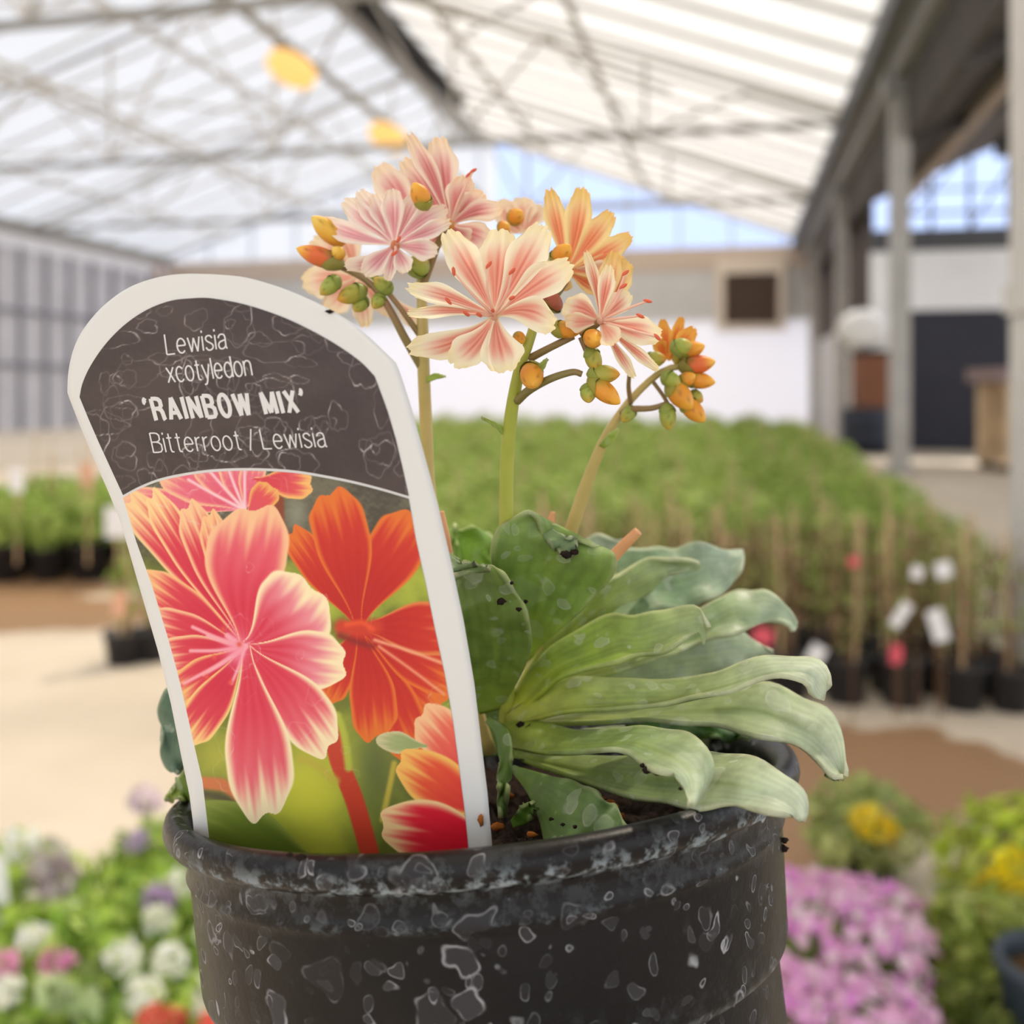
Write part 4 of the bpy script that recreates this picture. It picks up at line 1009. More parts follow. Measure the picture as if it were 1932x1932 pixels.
    c = line(c, [(1090, 790), (1150, 800), (1240, 790)], 70, (206, 60, 40), 18)
    c = line(c, [(1110, 780), (1180, 770), (1230, 800)], 22, (232, 84, 46), 10)
    c = line(c, [(1080, 830), (1160, 860), (1230, 880)], 24, (140, 34, 34), 16)
    # pieces along the lower edge of the picture
    c = pet(c, (1800, 1560), (1450, 1180), 220, (244, 190, 140), (232, 104, 84), (222, 70, 70))
    c = pet(c, (1480, 1340), (1245, 1310), 110, (206, 196, 150), (168, 176, 120), (150, 164, 104), scal=0, tipf=.4)
    c = pet(c, (1820, 1680), (1345, 1400), 250, (246, 190, 96), (232, 90, 56), (222, 60, 56), tipf=.6)
    c = pet(c, (1860, 1790), (1262, 1700), 290, (250, 210, 150), (228, 40, 56), (216, 24, 46), tipf=.62, el=.72)
    # the big pink and cream flower
    A_ = (645, 880)
    for t, w, e, k in (((95, 190), 190, (248, 208, 150), dict(bend=26)), ((200, 170), 150, (252, 212, 150), {}), ((370, 220), 170, (248, 200, 150), {}), ((470, 260), 140, (248, 196, 140), {}), ((170, 560), 170, (246, 190, 130), {}), ((190, 760), 170, (246, 196, 150), {}), ((240, 930), 170, (246, 200, 150), {}), ((320, 1120), 190, (244, 190, 120), {}), ((350, 1330), 190, (248, 206, 130), dict(bend=-10))):
        c = pet(c, A_, t, w, e, (218, 62, 78), (206, 30, 66), el=.76, base=(240, 120, 150), **k)
    for t, w, k in (((690, 230), 380, dict(bend=-30)), ((960, 600), 400, dict(bend=30)), ((1110, 960), 270, dict(bend=10)), ((1040, 1360), 260, dict(bend=-16)), ((740, 1680), 310, dict(bend=0))):
        pk = (238, 150, 160) if t[0] in (960, 1110) else (232, 104, 116)
        c = pet(c, A_, t, w, (252, 232, 186) if t[0] != 690 else (247, 194, 148), pk, RED, scal=.035, tipf=.70, el=.74, **k)
    for t, w in (((400, 790), 16), ((470, 830), 18), ((390, 900), 16), ((360, 1050), 16), ((560, 830), 26), ((580, 1050), 14), ((450, 1010), 14)):
        c = line(c, [A_, ((A_[0] + t[0]) / 2, (A_[1] + t[1]) / 2 + 8), t], w, (246, 168, 176), 6)
    c = mixc(c, (246, 150, 172), np.exp(-(((X - 600) / 55) ** 2 + ((Y - 890) / 75) ** 2)) * .85)
    for x, y in ((575, 1045), (500, 930), (540, 800), (465, 1020), (615, 870)): c = mixc(c, (226, 84, 74), np.exp(-(((X - x) / 12) ** 2 + ((Y - y) / 12) ** 2)))
    return c
DIV = [(232, 936), (262, 920), (300, 905), (345, 895), (395, 888), (450, 885), (510, 886), (560, 890), (610, 898), (665, 909), (720, 923), (771, 938)]
HEAD_L = [(232, 934), (209, 884), (186, 834), (166, 788), (150, 749)] + list(map(tuple, spline([(150, 749), (156, 722), (172, 688), (200, 648), (236, 612), (278, 584), (324, 567), (372, 562)], 40)))[1:]
HEAD_R = [(769, 936), (757, 880), (745, 828), (730, 776), (712, 726), (706, 710)] + list(map(tuple, spline([(706, 710), (680, 683), (640, 654), (590, 625), (530, 597), (460, 574), (400, 563), (374, 562)], 40)))[1:]
PIC_L = [(404, 1660), (394, 1575), (382, 1473), (363, 1391), (343, 1301), (319, 1207), (290, 1105), (262, 1023), (250, 980), (239, 942)]
PIC_R = [(888, 1660), (885, 1618), (877, 1535), (866, 1449), (854, 1359), (838, 1269), (821, 1187), (805, 1105), (786, 1015), (774, 941)]
m_ink = pbr('label_print', 'attr', .42, .45)
n, m = 210, 330
px, py = chain_grid(HEAD_L, HEAD_R, n, m)
# lower boundary follows the dividing arc
dv = spline(DIV, m); k = np.clip(1 - np.arange(n) / (n * .55), 0, 1)[:, None] ** 1.0
u = np.linspace(0, 1, m)
base_row = np.stack([px[0], py[0]]); tgt = np.stack([dv[:, 0], dv[:, 1] - 2])
px = px + (tgt[0] - base_row[0]) * k; py = py + (tgt[1] - base_row[1]) * k
hc = mixc((62, 51, 51), (76, 64, 63), sm(-.5, .5, fbm(px, py, 60, 4)))
hc = mixc(hc, (214, 208, 206), drops(px, py) * .95)
mk('header_panel', Pt(px, py, .00012).reshape(-1, 3), grid_faces(n, m), m_ink, label_t, col=linnp(hc.reshape(-1, 3)))
n, m = 460, 330
px, py = chain_grid(PIC_L, PIC_R, n, m)
dv = spline(DIV, m); k = np.clip(np.arange(n) / n * 2.2 - 1.2, 0, 1)[:, None]
px = px + (dv[:, 0] - px[-1]) * k; py = py + (dv[:, 1] + 3 - py[-1]) * k
pc = paint_photo(px, py)
pc = mixc(pc, (240, 225, 222), drops(px, py) * .45)
mk('flower_picture', Pt(px, py, .00012).reshape(-1, 3), grid_faces(n, m), m_ink, label_t, col=linnp(pc.reshape(-1, 3)))

# lettering
m_txt = pbr('white_lettering', (222, 220, 218), .45, .3)
def ell(cx, cy, rx, ry, a0=0, a1=360, n=22):
    return [(cx + rx * math.cos(math.radians(a0 + (a1 - a0) * i / n)), cy + ry * math.sin(math.radians(a0 + (a1 - a0) * i / n))) for i in range(n + 1)]
def sp(*p): return [tuple(q) for q in spline(p, 24)]
BOWL = [(0, .99), (.20, .99), (.31, .96), (.385, .87), (.385, .66), (.31, .56), (.20, .53), (0, .53)]
GL = {
 'L': (.38, [[(0, 1), (0, 0), (.38, 0)]]), 'e': (.39, [[(.01, .37), (.385, .37)] + ell(.195, .36, .19, .36, 8, 318)[1:]]),
 'w': (.54, [[(0, .72), (.135, 0), (.27, .68), (.405, 0), (.54, .72)]]), 'i': (.0, [[(0, 0), (0, .72)], [(0, .89), (0, 1.0)]]),
 's': (.33, [sp((.32, .58), (.26, .69), (.16, .72), (.05, .66), (.03, .54), (.10, .43), (.22, .35), (.32, .25), (.32, .10), (.20, 0), (.08, .02), (.0, .15))]),
 'a': (.38, [sp((.02, .54), (.07, .67), (.18, .72), (.29, .68), (.33, .56)) + [(.33, .12), (.35, .02), (.39, 0)], sp((.33, .43), (.18, .39), (.05, .32), (.005, .18), (.05, .04), (.15, 0), (.26, .05), (.33, .17))]),
 'x': (.35, [[(0, .72), (.35, 0)], [(.35, .72), (0, 0)]]), 'c': (.35, [ell(.19, .36, .19, .36, 42, 318)]), 'o': (.39, [ell(.195, .36, .195, .36)]),
 't': (.24, [[(.11, .94), (.11, .12), (.14, .02), (.24, .0)], [(0, .72), (.23, .72)]]), 'y': (.36, [[(0, .72), (.18, .03)], [(.36, .72), (.17, -.08), (.11, -.22), (.0, -.24)]]),
 'l': (.0, [[(0, 0), (0, 1)]]), 'd': (.37, [ell(.19, .36, .19, .36), [(.375, 0), (.375, 1)]]), 'n': (.34, [[(0, 0), (0, .72)], sp((0, .50), (.07, .66), (.18, .72), (.30, .66), (.34, .52)) + [(.34, 0)]]),
 'r': (.2, [[(0, 0), (0, .72)], sp((0, .46), (.06, .63), (.20, .71))]), 'R': (.42, [[(0, 0), (0, 1)], BOWL, [(.20, .53), (.34, .46), (.38, .34), (.40, .06), (.43, 0)]]),
 'A': (.46, [[(0, 0), (.23, 1), (.46, 0)], [(.08, .30), (.38, .30)]]), 'I': (.0, [[(0, 0), (0, 1)]]), 'N': (.40, [[(0, 0), (0, 1)], [(0, .98), (.40, .02)], [(.40, 0), (.40, 1)]]),
 'B': (.42, [[(0, 0), (0, 1)], BOWL, [(.20, .53), (.33, .49), (.42, .39), (.42, .14), (.34, .03), (.20, .01), (0, .01)]]), 'O': (.44, [ell(.22, .5, .22, .5)]),
 'W': (.66, [[(0, 1), (.165, 0), (.33, .98), (.495, 0), (.66, 1)]]), 'M': (.52, [[(0, 0), (0, 1)], [(0, 1), (.26, .05), (.52, 1)], [(.52, 1), (.52, 0)]]), 'X': (.42, [[(0, 1), (.42, 0)], [(.42, 1), (0, 0)]]),
 '/': (.22, [[(0, -.06), (.22, 1.03)]]), '\u2018': (.07, [sp((.09, 1.04), (.02, .96), (.01, .84), (.06, .80))]), '\u2019': (.07, [sp((.02, 1.0), (.08, .98), (.07, .86), (.0, .76))]), ' ': (.10, [])}
def text(body, p0, p1, up, wt=.075, gap=.13):
    """set body with its baseline from p0 to p1 and cap height vector up, on the label's face"""
    x = 0.0; strokes = []
    for ch in body:
        w, st = GL[ch]
        strokes += [[(x + a, b_) for a, b_ in q] for q in st]
        x += w + gap
    tot = x - gap
    ex = np.array([(p1[0] - p0[0]) / tot, (p1[1] - p0[1]) / tot]); ey = np.array(up, float)
    hw = wt / 2 * np.linalg.norm(ey); Vs, Fs, limbs = [], [], []
    for q in strokes:
        q = [np.array(p0, float) + ex * a + ey * b_ for a, b_ in q]
        closed = np.linalg.norm(q[0] - q[-1]) < .3
        # break the stroke where it turns sharply, so that every limb keeps its width
        cut = [0] + [i for i in range(1, len(q) - 1) if np.dot(q[i] - q[i - 1], q[i + 1] - q[i]) < .45 * np.linalg.norm(q[i] - q[i - 1]) * np.linalg.norm(q[i + 1] - q[i])] + [len(q) - 1]
        if len(cut) > 2: limbs += [q[i:j + 1] for i, j in zip(cut[:-1], cut[1:])]
        else: limbs.append(q)
    for q in limbs:
        closed = np.linalg.norm(q[0] - q[-1]) < .3
        if closed: q = q[:-1]
        n_ = len(q); b0 = len(Vs)
        for i, c_ in enumerate(q):
            pv = q[i - 1] if (i or closed) else None; nx_ = q[(i + 1) % n_] if (i < n_ - 1 or closed) else None
            t1 = (c_ - pv) / np.linalg.norm(c_ - pv) if pv is not None else None; t2 = (nx_ - c_) / np.linalg.norm(nx_ - c_) if nx_ is not None else None
            if t1 is None: t1 = t2
            if t2 is None: t2 = t1
            n1 = np.array([-t1[1], t1[0]]); n2_ = np.array([-t2[1], t2[0]]); nm = n1 + n2_
            L2 = np.linalg.norm(nm)
            nm = n1 if L2 < .2 else nm / L2 * min(1 / max(L2 / 2, .1), 1.9)
            Vs += [c_ - nm * hw, c_ + nm * hw]
        for i in range(n_ if closed else n_ - 1):
            k = (i + 1) % n_; Fs.append((b0 + 2 * i, b0 + 2 * k, b0 + 2 * k + 1, b0 + 2 * i + 1))
    v = np.array(Vs)
    mk('lettering', Pt(v[:, 0], v[:, 1], .0002), Fs, m_txt, label_t, smooth=False)
text('Lewisia', (315, 669), (429, 657), (-5, -38))
text('xcotyledon', (318, 722), (476, 708), (-7, -39), gap=.12)
text('\u2018RAINBOW MIX\u2019', (281, 794), (577, 777), (-11, -41), .18, .27)
text('Bitterroot / Lewisia', (290, 854), (617, 843), (-8, -37), .07, .14)
crumb('dirt_speck', tuple(Pt(907, 1548, .0008)), 9 / F * .168, 77, m_bark, label_t, (.7, .5, 1.2))
crumb('dirt_speck', tuple(Pt(622, 588, .0004)), 6 / F * .17, 78, m_crumb, label_t, (1.3, .5, .6))
# ================================================================== plants on the floor
m_soil2 = pbr('brown_soil', (86, 66, 44), .95, .1, noise=(60, .4))
m_fol = pbr('foliage_leaf', 'attr', .55, .3, sheet=.38)
m_pot2 = pbr('dark_nursery_pot', (46, 44, 46), .5, .4)
m_pot3 = pbr('slate_nursery_pot', (58, 68, 78), .5, .4)
m_stake = pbr('bamboo_stake', (206, 176, 136), .7, .2)
m_twig = pbr('brown_twig', (116, 88, 66), .8, .15)
m_wtag = pbr('white_tag', (240, 238, 238), .6, .2)
m_ptag = pbr('pink_tag', (226, 96, 110), .6, .2)
def cloud(n, rx, ry, rz, size, cols, seed, c=(0, 0, 0), shell=.35, up=.4, flat=False):
    """n small leaves filling an ellipsoid; returns verts, faces, colours"""
    r = np.random.default_rng(seed)
    d = r.normal(size=(n, 3)); d /= np.linalg.norm(d, axis=1)[:, None]
    rad = (shell + (1 - shell) * r.random(n)) ** .6
    if flat: d[:, 2] = np.abs(d[:, 2])
    p = d * rad[:, None] * np.array([rx, ry, rz]) + np.array(c)
    nrm = d * .7 + r.normal(size=(n, 3)) * .6 + np.array([0, 0, up]); nrm /= np.linalg.norm(nrm, axis=1)[:, None]
    a = np.cross(nrm, r.normal(size=(n, 3))); a /= np.linalg.norm(a, axis=1)[:, None]; b_ = np.cross(nrm, a)
    s = (size * (.6 + .8 * r.random(n)))[:, None]
    V = np.stack([p - a * s, p - b_ * s * .42 + nrm * s * .12, p + a * s, p + b_ * s * .42 + nrm * s * .12], 1).reshape(-1, 3)
    Fc = np.arange(4 * n).reshape(n, 4)
    cc = np.array(cols, float)[r.integers(0, len(cols), n)] * (.88 + .24 * r.random((n, 1)))
    return V, Fc, linnp(np.repeat(cc, 4, 0))
def lathe_to(name, prof, k, loc, mat, parent):
    V, Fc = lathe(prof, k, loc, (0, 0, 1)); return mk(name, V, Fc[:, ::-1], mat, parent)
GRN = [(164, 190, 92), (178, 200, 104), (148, 174, 82), (190, 206, 122), (168, 182, 104)]
def make_shrub(lab, cat, group, seed, hgt, foliage_z, rx, n, cols=GRN, stake=.56, potr=.072, poth=.14, size=.028, mat_pot=None):
    t = thing('potted_shrub', (0, 0, 0), lab, cat, group)
    lathe_to('pot', [(.001, .001), (potr * .78, .001), (potr * .96, poth - .015), (potr * 1.05, poth - .014), (potr * 1.05, poth), (potr * .95, poth), (potr * .92, poth - .02), (.001, poth - .02)], 18, (0, 0, 0), mat_pot or m_pot2, t)
    V, Fc, cc = cloud(n, rx, rx, (hgt - foliage_z) / 2, size, cols, seed, (0, 0, (hgt + foliage_z) / 2))
    mk('foliage', V, Fc, m_fol, t, col=cc, smooth=False)
    mb = MB(); r = random.Random(seed)
    for k in range(4): mb.tube([(r.uniform(-.02, .02), r.uniform(-.02, .02), poth - .02), (r.uniform(-.05, .05), r.uniform(-.05, .05), (poth + hgt) / 2), (r.uniform(-.07, .07), r.uniform(-.07, .07), hgt * .9)], [.004, .002], 5)
    mb.build('stem', m_twig, t)
    if stake:
        mb = MB(); mb.tube([(.02, -.02, poth - .05), (.03, -.03, stake)], .0055, 6); mb.build('stake', m_stake, t)
    return t
shr_group = 'potted shrubs in the big block'
lab_mass = 'bushy green potted shrub in the big block stretching to the white end wall'
lab_front = 'sparse leafy potted shrub with a pale stake in the front rows of the big block'
protoA = [make_shrub(lab_mass, 'potted shrub', shr_group, 20 + i, .52, .12, .27, 420, size=.034) for i in range(3)]
protoB = [make_shrub(lab_front, 'potted shrub', 'front row shrubs with stakes', 30 + i, .56, .14, .085, 70, cols=[(150, 164, 90), (170, 178, 108), (140, 146, 86), (170, 140, 112)], size=.020, stake=.58) for i in range(3)]
rnd = random.Random(12)
usedA = [0, 0, 0]; usedB = [0, 0, 0]
def place(protos, used, i, loc, rz, s, **k):
    if not used[i]:
        used[i] = 1; o = protos[i]; o.location = loc; o.rotation_euler = (0, 0, rz); o.scale = (s,) * 3
        for kk, vv in k.items():
            if vv: o[kk] = vv
        return o
    return dup(protos[i], loc, rz, s, **k)
def inview(p, lo=760, hi=1990):
    return lo < 966 + F * p.x / p.y < hi
front = []
for row, a in enumerate((3.45, 3.63, 3.82, 4.02, 4.24)):
    l = .86 - row * .03
    while l > -1.4:
        p = G(l + rnd.uniform(-.02, .02), a + rnd.uniform(-.03, .03), 0)
        if inview(p, 1000): front.append((row, place(protoB, usedB, rnd.randrange(3), p, rnd.uniform(0, 6.28), rnd.uniform(.9, 1.06))))
        l -= .165
a = 4.5
cnt = 0
while a < 17.5:
    st = .36 + .02 * (a - 4.5); l = .80
    while l > -5.6:
        p = G(l + rnd.uniform(-.07, .07), a + rnd.uniform(-.07, .07), 0)
        if inview(p) and cnt < 235:
            place(protoA, usedA, rnd.randrange(3), p, rnd.uniform(0, 6.28), rnd.uniform(.86, 1.08) * (1.0 if a < 7 else 1.0 + .03 * (a - 7))); cnt += 1
        l -= st
    a += st
# white and pink tags standing in the front pots
for i, (px, py, d, w, h, rot, pink, lab) in enumerate(((1700, 1160, 3.12, .035, .085, .6, 0, 'tilted white plant tag among the front shrub stems'), (1770, 1180, 3.12, .05, .10, -.3, 0, 'large white plant tag standing upright in the front shrub row'), (1690, 1235, 3.12, .030, .06, .2, 1, 'red and white plant tag low in the front shrub row'), (1440, 1200, 3.12, .06, .05, .3, 1, 'coral pink plant tag beside the rosette leaf tips'), (1540, 1235, 3.12, .05, .06, .5, 0, 'white plant tag just beyond the long leaf tip'), (1780, 1075, 3.12, .05, .05, -.2, 0, 'white plant tag high in the front shrub stems'), (1730, 1080, 3.12, .035, .04, .2, 0, 'small white plant tag beside the high one in the front stems'), (1610, 1060, 3.12, .03, .03, 0, 1, 'tiny orange pink tag among shrub stems'))):
    p = P(px, py, d)
    t = thing('plant_tag', (p.x, p.y, 0), lab, 'plant tag', 'tags in the front shrub pots')
    mb = MB(); c_, s_ = math.cos(rot), math.sin(rot)
    q = [p + Vector((x * c_ + z * s_, y, -x * s_ + z * c_)) for y in (-.002, .002) for x, z in ((-w / 2, -h / 2), (w / 2, -h / 2), (w / 2, h / 2), (-w / 2, h / 2))]
    mb.hexa(q); mb.build('card', m_ptag if pink else m_wtag, t)
    mb = MB(); mb.bar((p.x, p.y + .003, 0), (p.x, p.y + .003, p.z), .005, .003); mb.build('stem', m_twig, t)
    if pink and i == 2:
        mb = MB(); mb.box(p.x - .02, p.x + .02, p.y - .004, p.y - .003, p.z - .02, p.z + .025); mb.build('picture', m_ptag, t)

# block on the other side of the aisle
protoC = [make_shrub('leafy potted shrub in the block behind the label', 'potted shrub', 'potted shrubs in the block behind the label', 50 + i, .46, .16, .18, 260, stake=.72 if i == 0 else 0, potr=.10, poth=.19, size=.034) for i in range(2)]
usedC = [0, 0]
for row in range(7):
    for k in range(16):
        p = Vector((-3.15 + .225 * k + rnd.uniform(-.02, .02) + row * .02, 5.35 + .28 * row + .02 * k, 0))
        px = 966 + F * p.x / p.y
        if -60 < px < 300: place(protoC, usedC, 0 if (k + row) % 4 == 0 else 1, p, rnd.uniform(0, 6.28), rnd.uniform(.9, 1.08))
t = make_shrub('small potted plant standing alone on the pale floor behind the label edge', 'potted plant', None, 60, .42, .13, .06, 90, stake=.45, potr=.075, poth=.12, size=.02)
t.location = (P(235, 1240, 3.75).x, 3.75, 0)
t2 = dup(t, (P(290, 1240, 3.8).x, 3.8, 0), 1.2, 1.0, 'small potted plant touching the lone one behind the label edge')
for (px, py, d, w, h, pk, lab) in ((32, 905, 5.3, .07, .13, 0, 'white plant tag in the far block beyond the aisle'), (165, 895, 5.3, .06, .12, 2, 'dull orange plant tag in the far block near the label'), (222, 985, 5.25, .13, .16, 0, 'big white tag partly hidden by the label edge'), (225, 1140, 3.7, .05, .09, 2, 'orange and white tag in the lone small pot')):
    p = P(px, py, d)
    t = thing('plant_tag', (p.x, p.y, 0), lab, 'plant tag')
    mb = MB(); mb.box(p.x - w / 2, p.x + w / 2, p.y - .003, p.y, p.z - h / 2, p.z + h / 2); mb.build('card', m_wtag if pk == 0 else pbr('peach_tag', (222, 170, 140), .6, .2), t)
    mb = MB(); mb.bar((p.x, p.y + .003, .1), (p.x, p.y + .003, p.z), .012, .003); mb.build('stem', m_stake, t)

# ------------------------------------------------------------------ bedding plants close by
BG = [(170, 202, 84), (188, 214, 98), (140, 176, 76), (202, 222, 122), (160, 186, 92)]
m_head = pbr('blossom_petal', 'attr', .6, .2, sheet=.5)
def flower_head(parent, p, r, cols, seed, name='flower_head'):
    """a domed head of many small petals"""
    V, Fc, cc = cloud(46, r, r, r * .8, r * .62, cols, seed, tuple(p), shell=.92, up=.2)
    return mk(name, V, Fc, m_head, parent, col=cc, smooth=False)
def on_dome(px, py, x, y, h, rx, r_, d):
    # depth at which the sight line first meets the plant's leafy dome, so that the head sits on it and not inside
    D_ = P(px, py, 1.0) - Vector((0, 0, HC)); o = Vector((-x, -y, HC - h * .52)); k = Vector((rx, rx, h * .5))
    D2 = Vector(D_[i] / k[i] for i in range(3)); o2 = Vector(o[i] / k[i] for i in range(3))
    A = D2.dot(D2); B = 2 * D2.dot(o2); Cc = o2.dot(o2) - 1; q = B * B - 4 * A * Cc
    return min(d, (-B - math.sqrt(q)) / (2 * A) - r_ * .3) if q > 0 else d
def bedding(name, x, y, h, rx, n, lab, cat, seed, heads, cols=BG, potr=.07, group=None, size=.024, hr=.024):
    t = thing(name, (x, y, 0), lab, cat, group)
    lathe_to('pot', [(.001, .001), (potr * .8, .001), (potr, .09), (potr * 1.06, .09), (potr * 1.06, .10), (potr * .95, .10), (potr * .9, .085), (.001, .085)], 16, (x, y, 0), m_pot2, t)
    V, Fc, cc = cloud(n, rx, rx, h * .5, size, cols, seed, (x, y, h * .52))
    mk('foliage', V, Fc, m_fol, t, col=cc, smooth=False)
    for i, hd in enumerate(heads):
        px, py, d, c_ = hd[:4]; r_ = hd[4] if len(hd) > 4 else hr
        flower_head(t, P(px, py, on_dome(px, py, x, y, h, rx, r_, d)), r_, c_, seed * 13 + i)
    return t
WH = [(250, 250, 240), (252, 252, 246), (240, 242, 222)]
PK = [(246, 182, 220), (250, 200, 228), (240, 164, 208)]
LV = [(196, 170, 206), (214, 196, 222), (178, 150, 196)]
RD = [(240, 126, 108), (246, 150, 124), (226, 106, 96)]
YL = [(252, 228, 50), (250, 220, 40), (254, 236, 90)]
bedding('bedding_plant', -.66, 1.50, .23, .17, 900, 'white flowered bedding plant at the lower corner', 'bedding plant', 71, [(230, 1808, 1.42, WH, .021), (318, 1815, 1.44, WH, .023), (272, 1878, 1.38, WH, .024), (62, 1768, 1.45, WH, .018), (105, 1812, 1.42, PK, .019), (8, 1822, 1.40, PK, .018)], group=None)
bedding('bedding_plant', -.84, 1.66, .25, .19, 900, 'bedding plant with faded lilac flower heads and a white tag beside it', 'bedding plant', 72, [(92, 1660, 1.60, [(208, 200, 200), (226, 220, 216), (180, 160, 170)], .034), (125, 1712, 1.60, WH, .018), (40, 1590, 1.66, WH, .026), (100, 1615, 1.66, [(214, 208, 200), (226, 222, 210)], .028)])
bedding('bedding_plant', -.54, 1.62, .22, .17, 900, 'bright green bedding plant with a white head and violet flowers against the black pot', 'bedding plant', 73, [(298, 1736, 1.54, WH, .020), (342, 1670, 1.60, WH, .022), (300, 1694, 1.60, LV, .022), (395, 1760, 1.54, WH, .018), (160, 1845, 1.44, [(196, 206, 160)], .024)])
bedding('bedding_plant', -.47, 1.38, .18, .15, 800, 'bedding plant with coral red blooms at the foot of the picture', 'bedding plant', 74, [(288, 1922, 1.32, RD, .017), (328, 1922, 1.33, RD, .014), (404, 1932, 1.32, RD, .020), (402, 1880, 1.36, WH, .026)])
bedding('bedding_plant', -.82, 1.40, .18, .15, 800, 'leafy bedding plant in the bottom corner with pale buds', 'bedding plant', 75, [(12, 1868, 1.34, WH, .018), (105, 1868, 1.36, [(200, 214, 170)], .022), (165, 1900, 1.36, [(190, 206, 160)], .02)])
t = bedding('bedding_plant', -.66, 1.90, .19, .12, 420, 'lilac pompon flowers on thin stems standing above the bedding plants', 'bedding plant', 76, [(272, 1508, 1.86, [(226, 204, 222), (236, 220, 230)], .026), (253, 1588, 1.86, [(208, 188, 220), (220, 204, 228)], .02), (285, 1690, 1.84, LV, .018)])
mb = MB()
for px, py in ((272, 1508), (253, 1588)): q = P(px, py, 1.86); mb.tube([(-.66, 1.90, .1), ((q.x - .66) / 2, 1.88, q.z * .6), tuple(q)], .0025, 5)
mb.build('stem', pbr('pale_stem', (170, 178, 110), .6, .2), t)
t = thing('plant_tag', (P(0, 1690, 1.58).x, 1.58, 0), 'tall white tag at the picture edge among the bedding plants', 'plant tag')
p = P(2, 1700, 1.58); mb = MB(); mb.hexa([p + Vector(v) for v in ((-.02, -.002, -.07), (.02, -.002, -.07), (.005, -.002, .07), (-.03, -.002, .07), (-.02, .002, -.07), (.02, .002, -.07), (.005, .002, .07), (-.03, .002, .07))]); mb.build('card', m_wtag, t)
mb = MB(); mb.bar((p.x, p.y, .1), (p.x, p.y, p.z - .06), .012, .004); mb.build('stem', m_wtag, t)

# pink phlox mats in flats
MG = [(246, 196, 234), (242, 178, 230), (250, 216, 238), (234, 156, 226), (252, 234, 242), (246, 192, 226)]
def phlox(tx, ty, w_, l_, zt, lab, seed, n):
    cx = cy = 0.0; x0, x1, y0, y1 = -w_ / 2, w_ / 2, -l_ / 2, l_ / 2
    t = thing('phlox_tray', (0, 0, 0), lab, 'bedding plant tray', 'pink phlox trays')
    mb = MB()
    for (a, b_, c_, d_) in ((x0, x1, y0, y0 + .006), (x0, x1, y1 - .006, y1), (x0, x0 + .006, y0, y1), (x1 - .006, x1, y0, y1)): mb.box(a, b_, c_, d_, 0, .07)
    mb.box(x0, x1, y0, y1, 0, .006); mb.build('tray', m_pot2, t)
    r = np.random.default_rng(seed)
    V, Fc, cc = cloud(1400, (x1 - x0) * .5, (y1 - y0) * .5, zt * .46, .016, [(150, 180, 90), (176, 196, 114), (130, 156, 84)], seed, (cx, cy, zt * .48))
    mk('foliage', V, Fc, m_fol, t, col=cc, smooth=False)
    # five petalled flowers, too many to count: one mass
    Vs, Fs, cs = [], [], []
    for i in range(n):
        u, v = r.uniform(-1, 1), r.uniform(-1, 1)
        if max(abs(u), abs(v)) > .97: continue
        z = zt * (1 - .35 * (abs(u) ** 4 + abs(v) ** 4)) + r.normal() * .008
        p = Vector((cx + u * (x1 - x0) * .53, cy + v * (y1 - y0) * .53, z))
        nrm = Vector((u * .5 + r.normal() * .35, v * .5 - .35 + r.normal() * .35, 1)).normalized(); a = nrm.orthogonal().normalized(); b_ = nrm.cross(a)
        c_ = linnp(MG[int(r.integers(0, 6))]); R_ = r.uniform(.009, .013)
        for k in range(5):
            th = k * 1.2566; q = a * math.cos(th) + b_ * math.sin(th); w = nrm.cross(q)
            base = len(Vs); Vs += [p, p + q * R_ * .6 + w * R_ * .42, p + q * R_ + nrm * .001, p + q * R_ * .6 - w * R_ * .42]
            Fs.append((base, base + 1, base + 2, base + 3)); cs += [c_ * .8, c_, c_, c_]
    o = mk('blossom', Vs, Fs, m_fol, t, col=np.array(cs), smooth=False); o['kind'] = 'stuff'
    t.location = (tx, ty, 0); t.rotation_euler = (0, 0, -.38)
phlox(.43, 1.38, .30, .25, .175, 'pink phlox mat in a flat beside the black pot, nearer one', 81, 560)
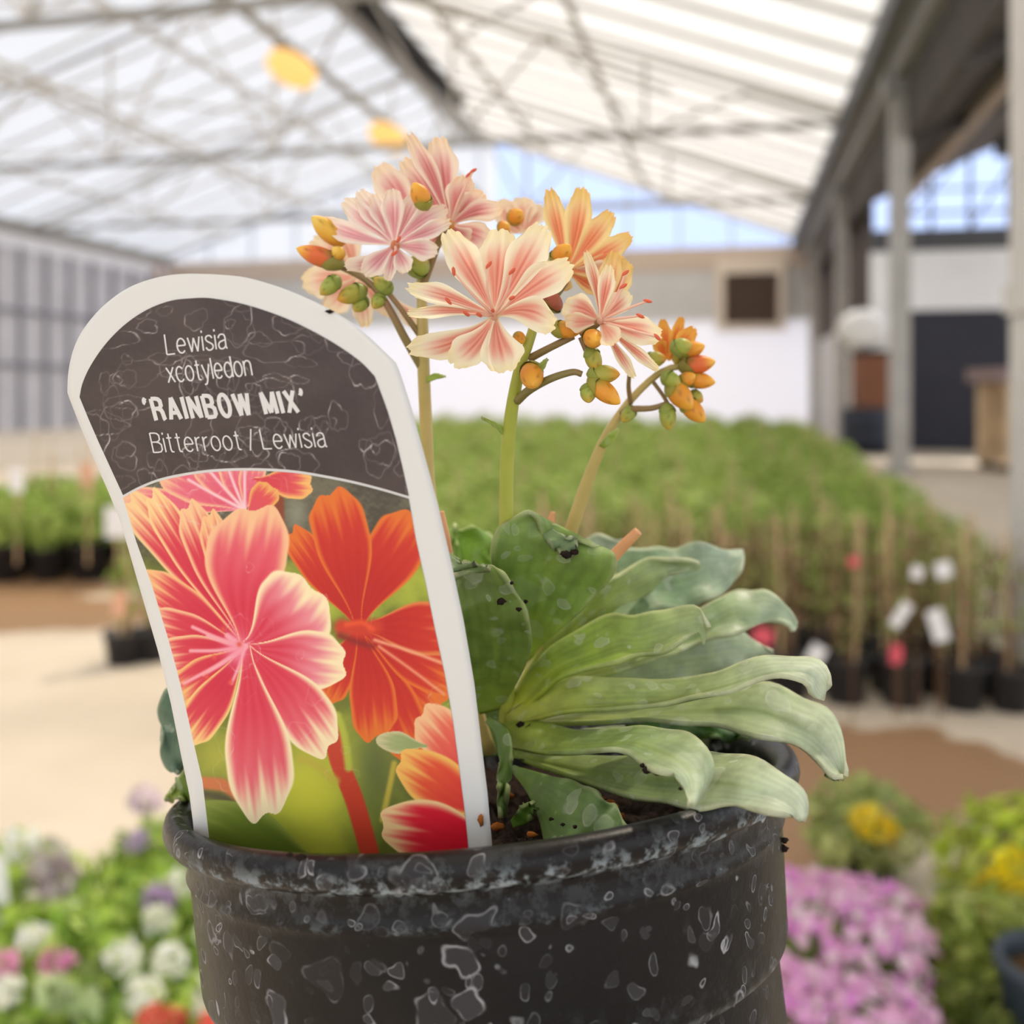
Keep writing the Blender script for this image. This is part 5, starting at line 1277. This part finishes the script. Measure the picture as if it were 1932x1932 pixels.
phlox(.517, 1.63, .30, .30, .185, 'pink phlox mat in a flat just behind the nearer pink one', 82, 560)
YG = [(182, 200, 66), (200, 210, 84), (156, 178, 62), (208, 214, 110), (172, 180, 92)]
bedding('yellow_flower_plant', .93, 1.80, .27, .17, 900, 'yellow green bushy plant with scattered yellow flowers beside the pink mats', 'bedding plant', 91, [(1908, 1622, 1.72, YL, .022), (1884, 1660, 1.70, YL, .020), (1922, 1672, 1.70, YL, .016), (1840, 1748, 1.66, YL, .018), (1872, 1722, 1.66, YL, .018), (1846, 1672, 1.7, YL, .014)], cols=YG)
bedding('yellow_flower_plant', .72, 2.08, .205, .12, 500, 'plant with one round golden bloom standing behind the pink mats', 'bedding plant', 92, [(1648, 1552, 2.0, [(254, 224, 50), (252, 214, 40), (254, 232, 90)], .036), (1575, 1600, 2.04, [(206, 212, 150)], .024), (1700, 1600, 2.04, [(214, 216, 170)], .026), (1770, 1570, 2.1, [(196, 204, 130)], .034)], cols=[(184, 196, 122), (202, 210, 146), (150, 166, 96)])
bedding('leafy_plant', .655, 1.45, .15, .10, 700, 'low dark green foliage plant in front of the yellow flowers', 'bedding plant', 93, [], cols=[(104, 120, 46), (122, 136, 60), (86, 100, 40), (140, 150, 80)])
bedding('leafy_plant', .77, 1.62, .20, .13, 800, 'olive green foliage plant between the pink mats and the yellow flowers', 'bedding plant', 94, [], cols=[(150, 166, 70), (170, 182, 92), (126, 146, 60), (186, 196, 116)])
px_, d_ = 1990, 1.42
q = P(px_, 1800, d_)
t = thing('empty_pot', (q.x, d_, 0), 'dark slate nursery pot with brown soil at the lower edge by the yellow flowers', 'plant pot')
lathe_to('pot', [(.001, .001), (.055, .001), (.071, .185), (.078, .19), (.079, .205), (.074, .212), (.068, .208), (.066, .19), (.060, .12)], 40, (q.x, d_, 0), m_pot3, t)
V, Fc = lathe([(.064, .18), (.04, .186), (.001, .188)], 24, (q.x, d_, 0), (0, 0, 1)); mk('soil', V, Fc, m_soil2, t)
